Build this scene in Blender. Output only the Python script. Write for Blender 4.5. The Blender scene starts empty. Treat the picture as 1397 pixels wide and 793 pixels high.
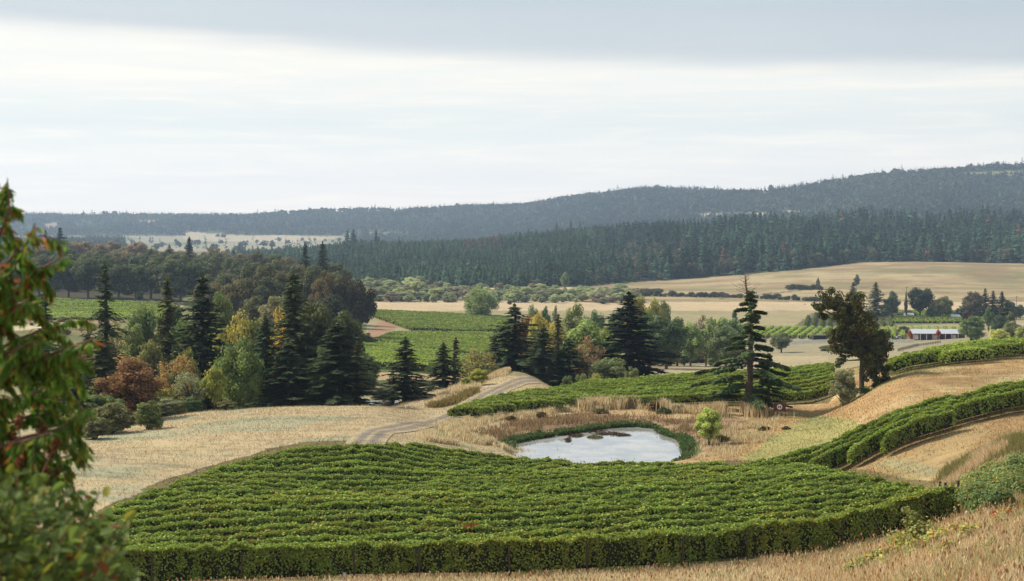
import bpy, math, random
import numpy as np

C = bpy.context.scene
COL = C.collection
rad = math.radians
RNG = np.random.default_rng(7)
random.seed(7)

# ------------------------------------------------------------------ camera
FPX, UC, V0 = 1900.0, 698.5, 300.0
cd = bpy.data.cameras.new('camera'); cam = bpy.data.objects.new('camera', cd); COL.objects.link(cam)
cam.location = (0, 0, 0); cam.rotation_euler = (rad(90), 0, 0)
cd.sensor_width = 36.0; cd.lens = 36.0 * FPX / 1397.0
cd.shift_y = -(396.5 - V0) / 1397.0
cd.clip_start = 0.1; cd.clip_end = 60000
cd.dof.use_dof = True; cd.dof.focus_distance = 170.0; cd.dof.aperture_fstop = 3.4
C.camera = cam

# ------------------------------------------------------------------ light and sky
SUN_EL, SUN_AZ = 44.0, -66.0            # azimuth from +Y towards +X, degrees
sd = bpy.data.lights.new('sun', 'SUN'); sun = bpy.data.objects.new('sun', sd); COL.objects.link(sun)
sd.energy = 3.6; sd.angle = rad(7.0); sd.color = (1.0, 0.90, 0.75)
sun.rotation_euler = (rad(90 - SUN_EL), 0, rad(180 - SUN_AZ))
w = bpy.data.worlds.new('World'); C.world = w; w.use_nodes = True
nt = w.node_tree; nt.nodes.clear()
def N(t, ty, **k):
    n = t.nodes.new(ty)
    for a, b in k.items(): setattr(n, a, b)
    return n
def L(t, a, b): t.links.new(a, b)
def setin(n, **k):
    for a, b in k.items(): n.inputs[a.replace('_', ' ')].default_value = b
def math_n(t, op, a, b=None, clamp=False):
    n = N(t, 'ShaderNodeMath', operation=op, use_clamp=clamp)
    for i, x in enumerate((a, b)):
        if x is None: continue
        if hasattr(x, 'node'): L(t, x, n.inputs[i])
        else: n.inputs[i].default_value = x
    return n.outputs[0]
def ramp_n(t, fac, stops, interp='LINEAR'):
    n = N(t, 'ShaderNodeValToRGB'); n.color_ramp.interpolation = interp
    e = n.color_ramp.elements
    while len(e) < len(stops): e.new(0.5)
    for q, (p, c) in zip(e, stops): q.position = p; q.color = (*c, 1) if len(c) == 3 else c
    if fac is not None: L(t, fac, n.inputs[0])
    return n.outputs[0]
def mix_n(t, fac, a, b, blend='MIX'):
    n = N(t, 'ShaderNodeMix', data_type='RGBA', blend_type=blend)
    for s, x in ((0, fac), (6, a), (7, b)):
        if hasattr(x, 'node'): L(t, x, n.inputs[s])
        elif s == 0: n.inputs[s].default_value = x
        else: n.inputs[s].default_value = (*x, 1) if len(x) == 3 else x
    return n.outputs[2]
out = N(nt, 'ShaderNodeOutputWorld'); bg = N(nt, 'ShaderNodeBackground'); bg.inputs[1].default_value = 0.1
sky = N(nt, 'ShaderNodeTexSky', sky_type='NISHITA', sun_disc=False)
sky.sun_elevation = rad(SUN_EL); sky.sun_rotation = rad(SUN_AZ)
sky.air_density = 1.0; sky.dust_density = 2.0
tc = N(nt, 'ShaderNodeTexCoord'); sep = N(nt, 'ShaderNodeSeparateXYZ'); L(nt, tc.outputs['Generated'], sep.inputs[0])
X, Y_, Z = sep.outputs
mp = N(nt, 'ShaderNodeMapping'); mp.inputs['Scale'].default_value = (2.2, 2.2, 16.0); mp.inputs['Rotation'].default_value = (0, rad(-5), 0)
L(nt, tc.outputs['Generated'], mp.inputs[0])
nz1 = N(nt, 'ShaderNodeTexNoise'); setin(nz1, Scale=1.6, Detail=7.0, Roughness=0.55); L(nt, mp.outputs[0], nz1.inputs[0])
mp2 = N(nt, 'ShaderNodeMapping'); mp2.inputs['Scale'].default_value = (6, 6, 85.0); mp2.inputs['Rotation'].default_value = (0, rad(-3), 0)
L(nt, tc.outputs['Generated'], mp2.inputs[0])
nz2 = N(nt, 'ShaderNodeTexNoise'); setin(nz2, Scale=1.5, Detail=8.0, Roughness=0.6, Distortion=0.6); L(nt, mp2.outputs[0], nz2.inputs[0])
# a stratus sheet overhead whose lower edge hangs a few degrees above the hills
edge = math_n(nt, 'ADD', math_n(nt, 'ADD', Z, math_n(nt, 'MULTIPLY', X, 0.047)), math_n(nt, 'MULTIPLY', math_n(nt, 'SUBTRACT', nz1.outputs[0], 0.5), 0.022))
sheet = ramp_n(nt, math_n(nt, 'MULTIPLY', edge, 4.0), [(0.0, (0, 0, 0)), (0.425, (0, 0, 0)), (0.505, (.84, .84, .84)), (0.66, (1, 1, 1))], 'EASE')
low = ramp_n(nt, math_n(nt, 'MULTIPLY', Z, 5.0), [(0.0, (1.08, .945, .83)), (0.12, (.99, .90, .81)), (0.34, (.69, .70, .675)), (0.48, (.75, .725, .67)), (0.60, (.775, .735, .665))])
streak = ramp_n(nt, nz2.outputs[0], [(0.40, (.935, .968, .985)), (0.55, (.99, .99, .985)), (0.66, (1.06, 1.045, 1.01))])
lowc = mix_n(nt, 1.0, low, streak, 'MULTIPLY')
hi = ramp_n(nt, nz1.outputs[0], [(0.3, (.385, .43, .468)), (0.7, (.44, .48, .507))])
cl = mix_n(nt, sheet, lowc, hi)
glow = ramp_n(nt, math_n(nt, 'ADD', math_n(nt, 'MULTIPLY', math_n(nt, 'ADD', math_n(nt, 'MULTIPLY', X, math.sin(rad(SUN_AZ))), math_n(nt, 'MULTIPLY', Y_, math.cos(rad(SUN_AZ)))), .5), .5), [(0.1, (6.6, 6.8, 7.1)), (0.62, (8.55, 8.55, 8.55))])   # the overcast is brighter on the sun's side
cl10 = mix_n(nt, 1.0, cl, glow, 'MULTIPLY')
L(nt, mix_n(nt, 0.94, sky.outputs[0], cl10), bg.inputs[0]); L(nt, bg.outputs[0], out.inputs[0])
C.view_settings.view_transform = 'Standard'; C.view_settings.look = 'None'
C.view_settings.exposure = 0.78; C.view_settings.gamma = 1.0
C.render.engine = 'CYCLES'
C.cycles.use_denoising = True; C.cycles.denoising_prefilter = 'ACCURATE'
C.cycles.max_bounces = 6; C.cycles.diffuse_bounces = 3; C.cycles.glossy_bounces = 2; C.cycles.transmission_bounces = 3
C.cycles.volume_bounces = 0; C.cycles.transparent_max_bounces = 4
C.cycles.caustics_reflective = False; C.cycles.caustics_refractive = False

# ------------------------------------------------------------------ helpers
def tag(o, label=None, cat=None, group=None, kind=None):
    if label: o['label'] = label
    if cat: o['category'] = cat
    if group: o['group'] = group
    if kind: o['kind'] = kind
    return o
def empty(name, loc, rz=0.0, scale=(1, 1, 1)):
    o = bpy.data.objects.new(name, None); o.empty_display_size = 0.3
    o.location = loc; o.rotation_euler = (0, 0, rz); o.scale = scale; COL.objects.link(o); return o
def link(name, me, parent=None, loc=None):
    o = bpy.data.objects.new(name, me); COL.objects.link(o)
    if parent is not None: o.parent = parent
    if loc is not None: o.location = loc
    return o
def mesh(name, V, polys, tint=None, mats=(), mat_idx=None, smooth=False):
    """polys: list of int arrays (n,k), one per polygon size."""
    V = np.asarray(V, np.float32).reshape(-1, 3)
    polys = [np.asarray(p, np.int32) for p in polys if len(p)]
    me = bpy.data.meshes.new(name)
    me.vertices.add(len(V)); me.vertices.foreach_set('co', V.ravel())
    loops = np.concatenate([p.ravel() for p in polys])
    tot = np.concatenate([np.full(len(p), p.shape[1], np.int32) for p in polys])
    start = np.concatenate([[0], np.cumsum(tot)[:-1]]).astype(np.int32)
    me.loops.add(len(loops)); me.loops.foreach_set('vertex_index', loops)
    me.polygons.add(len(tot)); me.polygons.foreach_set('loop_start', start)
    if mat_idx is not None: me.polygons.foreach_set('material_index', np.asarray(mat_idx, np.int32))
    me.polygons.foreach_set('use_smooth', np.full(len(tot), smooth))
    for m in mats: me.materials.append(m)
    if tint is not None:
        a = me.color_attributes.new('tint', 'FLOAT_COLOR', 'POINT')
        c = np.ones((len(V), 4), np.float32); c[:, :3] = tint
        a.data.foreach_set('color', c.ravel())
    me.update(calc_edges=True)
    return me
class Geo:
    """collects vertices, triangles and quads with a tint and a material index per face"""
    def __init__(s): s.V = []; s.T = []; s.Q = []; s.C = []; s.n = 0; s.mt = []; s.mq = []
    def add(s, V, quads=None, tris=None, col=(1, 1, 1), mi=0):
        V = np.asarray(V, float).reshape(-1, 3); c = np.empty((len(V), 3)); c[:] = col
        if quads is not None and len(quads): q = np.asarray(quads, np.int64); s.Q.append(q + s.n); s.mq.append(np.full(len(q), mi))
        if tris is not None and len(tris): t = np.asarray(tris, np.int64); s.T.append(t + s.n); s.mt.append(np.full(len(t), mi))
        s.V.append(V); s.C.append(c); s.n += len(V); return s
    def build(s, name, mats, smooth=False):
        V = np.concatenate(s.V); c = np.concatenate(s.C); P = []; mi = []
        if s.T: P.append(np.concatenate(s.T)); mi.append(np.concatenate(s.mt))
        if s.Q: P.append(np.concatenate(s.Q)); mi.append(np.concatenate(s.mq))
        return mesh(name, V, P, c, mats, np.concatenate(mi), smooth)
    def box(s, a, b, col=(1, 1, 1), mi=0, rz=0.0):
        (x0, y0, z0), (x1, y1, z1) = a, b
        V = np.array([(x, y, z) for z in (z0, z1) for y in (y0, y1) for x in (x0, x1)], float)
        if rz:
            c, q = math.cos(rz), math.sin(rz); V[:, :2] = V[:, :2] @ np.array([[c, q], [-q, c]])
        return s.add(V, quads=[(0, 2, 3, 1), (4, 5, 7, 6), (0, 1, 5, 4), (2, 6, 7, 3), (0, 4, 6, 2), (1, 3, 7, 5)], col=col, mi=mi)
    def tube(s, P, R, n=6, col=(1, 1, 1), mi=0):
        P = np.asarray(P, float); R = np.broadcast_to(np.asarray(R, float), (len(P),)); m = len(P)
        d = np.gradient(P, axis=0); d /= np.linalg.norm(d, axis=1)[:, None] + 1e-9
        ref = np.where(np.abs(d[:, 2:3]) > 0.9, [[1., 0, 0]], [[0., 0, 1.]])
        a = np.cross(d, ref); a /= np.linalg.norm(a, axis=1)[:, None] + 1e-9; b = np.cross(d, a)
        th = np.linspace(0, 2 * np.pi, n, endpoint=False)
        V = P[:, None] + R[:, None, None] * (np.cos(th)[None, :, None] * a[:, None] + np.sin(th)[None, :, None] * b[:, None])
        i = np.arange(m - 1)[:, None] * n; j = np.arange(n)[None]; k = (j + 1) % n
        q = np.stack([i + j, i + k, i + n + k, i + n + j], -1).reshape(-1, 4)
        s.add(V.reshape(-1, 3), quads=q, col=col, mi=mi)
        if n > 3:
            base = s.n - m * n
            for r0 in (0, (m - 1) * n):
                t = [(r0, r0 + x, r0 + x + 1) for x in range(1, n - 1)]
                s.T.append(np.asarray(t, np.int64) + base); s.mt.append(np.full(len(t), mi))
        return s
    def leaves(s, P, Nn, size, col, aspect=0.8, mi=0, rng=None, axis=None):
        """diamond leaf faces at P with normals Nn"""
        rng = rng or RNG; n = len(P); Nn = Nn / (np.linalg.norm(Nn, axis=1)[:, None] + 1e-9)
        a = rng.normal(size=(n, 3)) if axis is None else axis
        a = a - (a * Nn).sum(1)[:, None] * Nn; a /= np.linalg.norm(a, axis=1)[:, None] + 1e-9
        b = np.cross(Nn, a); size = np.broadcast_to(np.asarray(size, float), (n,))[:, None]
        V = np.stack([P - a * size, P + b * size * aspect, P + a * size, P - b * size * aspect], 1)
        col = np.broadcast_to(np.asarray(col, float), (n, 3))
        s.add(V.reshape(-1, 3), quads=np.arange(4 * n).reshape(n, 4), col=np.repeat(col, 4, 0), mi=mi); return s
    def blades(s, P, h, width, lean, col, mi=0, rng=None):
        rng = rng or RNG; n = len(P); th = rng.uniform(0, 2 * np.pi, n); ph = rng.uniform(0, 2 * np.pi, n)
        h = np.broadcast_to(h, (n,)); lean = np.broadcast_to(lean, (n,)); wv = np.broadcast_to(width, (n,))
        sd_ = np.stack([np.cos(th), np.sin(th), np.zeros(n)], 1) * wv[:, None]
        ln = np.stack([np.cos(ph) * lean * h, np.sin(ph) * lean * h, h], 1)
        mid = P + ln * np.array([.35, .35, .6])
        V = np.stack([P - sd_ * .5, P + sd_ * .5, mid + sd_ * .45, P + ln, mid - sd_ * .45], 1)
        i = np.arange(n)[:, None] * 5
        col = np.broadcast_to(np.asarray(col, float), (n, 3))
        s.add(V.reshape(-1, 3), quads=i + np.array([[0, 1, 2, 4]]), tris=i + np.array([[4, 2, 3]]), col=np.repeat(col, 5, 0), mi=mi); return s

def sines(seed, n=7, f0=1.0, lac=1.75, gain=0.62):
    r = np.random.default_rng(seed); th = r.uniform(0, 2 * np.pi, n); ph = r.uniform(0, 6.28, n)
    f = f0 * lac ** np.arange(n); a = gain ** np.arange(n); a /= a.sum()
    def fn(x, y):
        t = 0.0
        for i in range(n): t = t + a[i] * np.sin((x * np.cos(th[i]) + y * np.sin(th[i])) * f[i] + ph[i] + 1.3 * np.sin((x * np.sin(th[i]) - y * np.cos(th[i])) * f[i] * .6 + ph[-i - 1]))
        return t
    return fn
def hashnoise(seed):
    r = np.random.default_rng(seed); tab = r.uniform(-1, 1, (256, 256))
    def fn(x, y):
        xi = np.floor(x).astype(int); yi = np.floor(y).astype(int); fx = x - xi; fy = y - yi
        fx = fx * fx * (3 - 2 * fx); fy = fy * fy * (3 - 2 * fy); g = lambda a, b: tab[a & 255, b & 255]
        return (g(xi, yi) * (1 - fx) + g(xi + 1, yi) * fx) * (1 - fy) + (g(xi, yi + 1) * (1 - fx) + g(xi + 1, yi + 1) * fx) * fy
    return fn
hn = hashnoise(3); hn2 = hashnoise(11)
def fbm(x, y, k=4):
    t = 0; a = 1.0; s_ = 0
    for i in range(k): t = t + a * hn(x * 2 ** i + 17 * i, y * 2 ** i + 5 * i); s_ += a; a *= .55
    return t / s_

# ------------------------------------------------------------------ terrain heights
def vz(v, Y): return -(v - V0) / FPX * Y
NEAR_L = [(-60, 3.0), (-20, 0.8), (-5, -0.9), (0, -1.7), (5, -3.3), (10, -5.0), (20, -8.2), (40, -12.6), (60, -16.6)]
NEAR_R = [(-60, 3.0), (-20, 0.8), (-5, -0.9), (0, -1.7), (5, -3.0), (10, -4.4), (20, -7.0), (34, -9.9)]
FARL = [(1500, 360), (2200, 350), (3500, 333), (4000, 328), (4500, 318), (5500, 297), (6500, 301), (8500, 302)]
COLS = {
 -200: (NEAR_L, [(72, 812), (80, 795), (92, 752), (118, 655), (130, 626), (142, 608), (165, 587), (200, 574), (250, 536), (320, 500), (400, 470), (520, 440), (600, 422), (660, 408), (800, 388), (950, 375), (1100, 365)] + FARL),
 100: (NEAR_L, [(72, 812), (80, 795), (92, 752), (118, 652), (130, 622), (142, 605), (165, 585), (200, 572), (250, 535), (320, 500), (400, 470), (520, 440), (600, 422), (660, 408), (800, 388), (950, 375), (1100, 365)] + FARL),
 300: (NEAR_L, [(72, 806), (80, 790), (95, 726), (110, 683), (118, 664), (140, 606), (155, 583), (170, 566), (180, 560), (200, 578), (230, 568), (300, 515), (400, 475), (500, 450), (600, 430), (700, 410), (850, 390), (950, 380), (1200, 370), (1500, 362), (2200, 350), (3500, 333), (4000, 328), (4500, 316), (5300, 298), (6500, 302), (8500, 302)]),
 500: (NEAR_L, [(72, 803), (80, 787), (95, 728), (110, 690), (126, 634), (142, 598), (160, 574), (175, 556), (179, 553), (188, 560), (197, 560), (208, 548), (215, 540), (240, 526), (300, 509), (350, 497), (430, 480), (500, 466), (560, 455), (620, 445), (700, 430), (780, 420), (860, 415), (1000, 406), (1200, 386), (1500, 364), (1850, 341), (2300, 355), (3500, 337), (4000, 328), (4500, 312), (5200, 288), (6500, 300), (8500, 302)]),
 600: (NEAR_L, [(72, 802), (80, 786), (95, 729), (110, 691), (127, 650), (140, 617), (155, 590), (171, 576), (185, 556), (200, 540), (212, 532), (235, 548), (300, 517), (400, 492), (500, 470), (600, 450), (700, 434), (800, 422), (880, 415), (1000, 408), (1200, 389), (1500, 365), (1900, 338), (2400, 352), (3500, 336), (4000, 324), (4500, 306), (5100, 285), (6500, 300), (8500, 302)]),
 700: (NEAR_L, [(72, 800), (80, 785), (95, 730), (110, 692), (128, 657), (142, 629), (165, 587), (178, 566), (187, 554), (200, 537), (215, 522), (230, 508), (260, 541), (320, 525), (400, 500), (500, 475), (600, 455), (700, 438), (800, 425), (880, 416), (960, 411), (1050, 405), (1200, 392), (1300, 382), (1600, 358), (2000, 332), (2500, 350), (3500, 335), (4000, 320), (4500, 300), (5000, 282), (6500, 300), (8500, 302)]),
 800: (NEAR_L, [(72, 798), (80, 783), (95, 727), (110, 691), (128, 657), (142, 629), (165, 587), (178, 565), (184, 560), (200, 541), (208, 534), (235, 548), (300, 525), (400, 503), (500, 485), (600, 464), (700, 448), (800, 432), (900, 420), (960, 412), (1060, 404), (1200, 394), (1320, 383), (1600, 360), (2000, 328), (2500, 348), (3400, 330), (3900, 310), (4400, 287), (4850, 270), (6500, 296), (8500, 302)]),
 900: (NEAR_L, [(72, 795), (80, 780), (95, 722), (110, 688), (128, 655), (142, 629), (165, 587), (180, 562), (186, 557), (200, 540), (210, 528), (215, 526), (240, 530), (300, 520), (400, 505), (480, 496), (560, 486), (620, 474), (700, 458), (800, 440), (900, 424), (960, 415), (1080, 404), (1200, 396), (1350, 383), (1600, 362), (2000, 322), (2500, 345), (3300, 325), (3800, 300), (4300, 275), (4700, 260), (6500, 290), (8500, 302)]),
 1100: (NEAR_L, [(72, 782), (80, 768), (95, 710), (110, 675), (122, 653), (138, 612), (150, 595), (165, 578), (180, 563), (190, 552), (210, 517), (215, 513), (240, 520), (300, 512), (400, 502), (480, 493), (560, 480), (630, 466), (700, 455), (760, 447), (830, 438), (900, 428), (1000, 416), (1100, 405), (1250, 386), (1400, 368), (1500, 364), (1800, 340), (2100, 316), (2600, 335), (3100, 312), (3600, 285), (4100, 255), (5500, 280), (8500, 302)]),
 1250: (NEAR_R, [(45, 815), (60, 775), (72, 748), (80, 733), (90, 706), (100, 682), (112, 645), (115, 633), (122, 606), (141, 566), (163, 521), (180, 504), (195, 488), (205, 484), (230, 497), (300, 492), (400, 485), (500, 477), (580, 470), (640, 464), (720, 452), (800, 441), (900, 430), (1000, 420), (1100, 406), (1250, 385), (1400, 362), (1480, 358), (1800, 340), (2100, 314), (2600, 328), (3000, 306), (3500, 272), (4100, 236), (5500, 270), (8500, 302)]),
 1397: (NEAR_R, [(45, 788), (60, 726), (70, 702), (83, 672), (90, 640), (96, 604), (105, 606), (112, 599), (121, 589), (139, 548), (155, 531), (165, 514), (180, 495), (195, 479), (205, 477), (230, 488), (300, 485), (400, 478), (500, 470), (600, 460), (720, 450), (800, 441), (900, 430), (1000, 420), (1100, 408), (1250, 388), (1400, 364), (1480, 360), (1800, 340), (2100, 313), (2600, 322), (3000, 300), (3500, 265), (4100, 229), (5500, 265), (8500, 302)]),
}
COLS[1700] = COLS[1397]
def pchip_slopes(x, y):
    h = np.diff(x); d = np.diff(y, axis=0) / (h if y.ndim == 1 else h[:, None]); m = np.zeros_like(y)
    hh = h if y.ndim == 1 else h[:, None]
    a, b = d[:-1], d[1:]; w1 = 2 * hh[1:] + hh[:-1]; w2 = hh[1:] + 2 * hh[:-1]
    with np.errstate(divide='ignore', invalid='ignore'):
        v = (w1 + w2) / (w1 / a + w2 / b)
    m[1:-1] = np.where(a * b > 0, v, 0); m[0] = d[0]; m[-1] = d[-1]; return m
def pchip(x, y, q):
    m = pchip_slopes(x, y); q = np.clip(q, x[0], x[-1]); i = np.clip(np.searchsorted(x, q) - 1, 0, len(x) - 2)
    h = x[i + 1] - x[i]; t = (q - x[i]) / h; t2 = t * t; t3 = t2 * t
    return (2 * t3 - 3 * t2 + 1) * y[i] + (t3 - 2 * t2 + t) * h * m[i] + (-2 * t3 + 3 * t2) * y[i + 1] + (t3 - t2) * h * m[i + 1]
TU = np.array(sorted(COLS), float)
TY = np.concatenate([np.linspace(-60, 58, 60), np.linspace(60, 240, 361), 240 * (8500 / 240) ** (np.arange(1, 500) / 499)])
TZ = np.empty((len(TY), len(TU)))
def lw(y): return np.where(y > 20, np.log(np.maximum(y, 1)) * 20, y - 20 + np.log(20) * 20)
for j, u in enumerate(TU):
    near, far = COLS[u]; ys = [a for a, b in near] + [a for a, b in far]; zs = [b for a, b in near] + [vz(b, a) for a, b in far]
    TZ[:, j] = pchip(lw(np.array(ys, float)), np.array(zs), lw(TY))
# soften creases along Y
k = np.array([1, 2, 3, 2, 1.]) / 9
for _ in range(3): TZ[2:-2] = sum(k[a] * TZ[a:len(TZ) - 4 + a] for a in range(5))
TM = np.stack([pchip_slopes(TU, TZ[i]) for i in range(len(TY))])
ZW = -25.5                                     # pond level
ZC = -26.55                                    # creek level
def ipoly(px, py, poly):
    poly = np.asarray(poly, float); ins = np.zeros(np.shape(px), bool); j = len(poly) - 1
    for i in range(len(poly)):
        xi, yi = poly[i]; xj, yj = poly[j]
        with np.errstate(divide='ignore', invalid='ignore'):
            c = ((yi > py) != (yj > py)) & (px < (xj - xi) * (py - yi) / (yj - yi + 1e-12) + xi)
        ins ^= c; j = i
    return ins
def dpoly(px, py, poly):
    """distance to a polygon's outline, negative inside"""
    poly = np.asarray(poly, float); d = np.full(np.shape(px), 1e9)
    for a, b in zip(poly, np.roll(poly, -1, 0)):
        e = b - a; t = np.clip(((px - a[0]) * e[0] + (py - a[1]) * e[1]) / (e @ e + 1e-12), 0, 1)
        d = np.minimum(d, np.hypot(px - a[0] - t * e[0], py - a[1] - t * e[1]))
    return np.where(ipoly(px, py, poly), -d, d)
def spline_closed(P, n=8):
    P = np.asarray(P, float); o = []
    for i in range(len(P)):
        p0, p1, p2, p3 = P[i - 1], P[i], P[(i + 1) % len(P)], P[(i + 2) % len(P)]
        for t in np.arange(n) / n: o.append(.5 * (2 * p1 + (p2 - p0) * t + (2 * p0 - 5 * p1 + 4 * p2 - p3) * t * t + (3 * p1 - 3 * p2 + p3 - p0) * t ** 3))
    return np.array(o)
def onlevel(u, v, z): Y = -z * FPX / (v - V0); return ((u - UC) / FPX * Y, Y)
POND = spline_closed([onlevel(u, v, ZW) for u, v in [(698, 608), (738, 598), (790, 590), (840, 583), (886, 584), (902, 592), (926, 600), (933, 612), (931, 630), (890, 638), (800, 641), (728, 630)]])
CREEK = spline_closed([onlevel(u, v, ZC) for u, v in [(340, 552), (400, 550), (470, 547.5), (528, 546.5), (534, 550), (500, 553.5), (430, 556), (350, 558)]])
def ss(a, b, x): t = np.clip((x - a) / (b - a), 0, 1); return t * t * (3 - 2 * t)
def gz(x, y, fine=True):
    x = np.asarray(x, float); y = np.asarray(y, float); shp = np.broadcast(x, y).shape
    x = np.broadcast_to(x, shp).ravel(); y = np.broadcast_to(y, shp).ravel()
    u = np.clip(UC + FPX * x / np.maximum(y, 30), TU[0], TU[-1]); yy = np.clip(y, TY[0], TY[-1])
    i = np.clip(np.searchsorted(TY, yy) - 1, 0, len(TY) - 2); fy = (yy - TY[i]) / (TY[i + 1] - TY[i])
    j = np.clip(np.searchsorted(TU, u) - 1, 0, len(TU) - 2); h = TU[j + 1] - TU[j]; t = (u - TU[j]) / h; t2 = t * t; t3 = t2 * t
    z = 0
    for ii, wgt in ((i, 1 - fy), (i + 1, fy)):
        z = z + wgt * ((2 * t3 - 3 * t2 + 1) * TZ[ii, j] + (t3 - 2 * t2 + t) * h * TM[ii, j] + (-2 * t3 + 3 * t2) * TZ[ii, j + 1] + (t3 - t2) * h * TM[ii, j + 1])
    if fine:
        a = ss(30, 80, y) * ss(9000, 200, y) * 0 + 1
        z = z + a * (fbm(x / 9, y / 9, 3) * .16 * ss(20, 60, y)) + fbm(x / 160 + 9, y / 160, 3) * 5.0 * ss(1100, 2500, y)
        m = (y > 3000); 
        if m.any(): z[m] += fbm(x[m] / 420, y[m] / 420, 4) * 16 * ss(3600, 4300, y[m])
    m = (y > 125) & (y < 215) & (np.abs(x) < 60)
    if m.any():
        d = dpoly(x[m], y[m], POND); f = ss(2.6, -1.2, d); z[m] = z[m] * (1 - f) + (ZW - 0.7) * f
        d = dpoly(x[m], y[m], CREEK); f = ss(2.5, -1.0, d); z[m] = z[m] * (1 - f) + (ZC - 0.6) * f
    return z.reshape(shp)
def gz1(x, y): return float(gz(np.array([x]), np.array([y]))[0])
def pix(x, y, z): y = np.maximum(y, 1e-3); return UC + FPX * x / y, V0 - FPX * z / y
def at(u, Y): x = (u - UC) / FPX * Y; return x, Y, gz1(x, Y)
def hit(u, v, y0=30, y1=2500, n=1500, h=0.0):
    """where the sight line of a picture point first meets the ground (raised by h)"""
    Y = y0 * (y1 / y0) ** np.linspace(0, 1, n); x = (u - UC) / FPX * Y; g = gz(x, Y) + h; r = -(v - V0) / FPX * Y
    m = np.nonzero(r <= g)[0]; i = m[0] if len(m) else n - 1
    return x[i], Y[i]

# ------------------------------------------------------------------ materials
def mat(name):
    m = bpy.data.materials.new(name); m.use_nodes = True; t = m.node_tree
    return m, t, t.nodes['Principled BSDF']
def plain(name, col, rough=0.7, metal=0.0, var=0.25, scale=3.0):
    m, t, b = mat(name); c = N(t, 'ShaderNodeTexCoord'); n = N(t, 'ShaderNodeTexNoise'); setin(n, Scale=scale, Detail=5.0)
    L(t, c.outputs['Object'], n.inputs[0])
    lo = tuple(x * (1 - var) for x in col); hi_ = tuple(min(1, x * (1 + var)) for x in col)
    L(t, ramp_n(t, n.outputs[0], [(0.3, lo), (0.7, hi_)]), b.inputs['Base Color'])
    b.inputs['Roughness'].default_value = rough; b.inputs['Metallic'].default_value = metal
    return m
def leafmat(name, use_obj=True, trans=0.3, rough=0.55, spec=.1, glow=(1.1, 1.15, .6)):
    m, t, b = mat(name); a = N(t, 'ShaderNodeAttribute', attribute_name='tint'); c = a.outputs['Color']
    if use_obj:
        oi = N(t, 'ShaderNodeObjectInfo'); c = mix_n(t, 1.0, c, oi.outputs['Color'], 'MULTIPLY')
    L(t, c, b.inputs['Base Color']); b.inputs['Roughness'].default_value = rough
    b.inputs['Specular IOR Level'].default_value = spec
    tr = N(t, 'ShaderNodeBsdfTranslucent'); L(t, mix_n(t, 1.0, c, glow, 'MULTIPLY'), tr.inputs[0])
    mx = N(t, 'ShaderNodeMixShader'); mx.inputs[0].default_value = trans
    L(t, b.outputs[0], mx.inputs[1]); L(t, tr.outputs[0], mx.inputs[2])
    L(t, mx.outputs[0], t.nodes['Material Output'].inputs[0]); return m
M_LEAF = leafmat('leaf', True, .38); M_NEEDLE = leafmat('needle', True, .15, .85, .03); M_VINE = leafmat('vine_leaf', False, .35, .6, .12)
M_GRASS = leafmat('grass_blade', False, .42, .9, .05, (1.0, .98, .92)); M_NEAR = leafmat('broad_leaf', False, .42, .6, .12)
def barkmat():
    m, t, b = mat('bark'); c = N(t, 'ShaderNodeTexCoord'); mp = N(t, 'ShaderNodeMapping'); mp.inputs['Scale'].default_value = (4, 4, .8)
    L(t, c.outputs['Object'], mp.inputs[0]); n = N(t, 'ShaderNodeTexNoise'); setin(n, Scale=2.0, Detail=6.0); L(t, mp.outputs[0], n.inputs[0])
    oi = N(t, 'ShaderNodeObjectInfo')
    L(t, mix_n(t, 1.0, ramp_n(t, n.outputs[0], [(.3, (.045, .034, .026)), (.7, (.15, .115, .085))]), oi.outputs['Color'], 'MULTIPLY'), b.inputs['Base Color'])
    b.inputs['Roughness'].default_value = .9; bp = N(t, 'ShaderNodeBump'); bp.inputs[0].default_value = .6; L(t, n.outputs[0], bp.inputs['Height']); L(t, bp.outputs[0], b.inputs['Normal'])
    return m
M_BARK = barkmat()
M_POST = plain('weathered_post', (.075, .05, .035), .9); M_WOODRED = plain('red_brown_boards', (.10, .028, .022), .8, scale=2)
M_WHITE = plain('white_paint', (.72, .72, .70), .6, var=.08); M_ROOF = plain('metal_roof', (.50, .53, .57), .45, .3, .1)
M_DARK = plain('dark_void', (.02, .018, .016), .9); M_GREYW = plain('grey_wood', (.16, .14, .12), .9)

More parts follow.
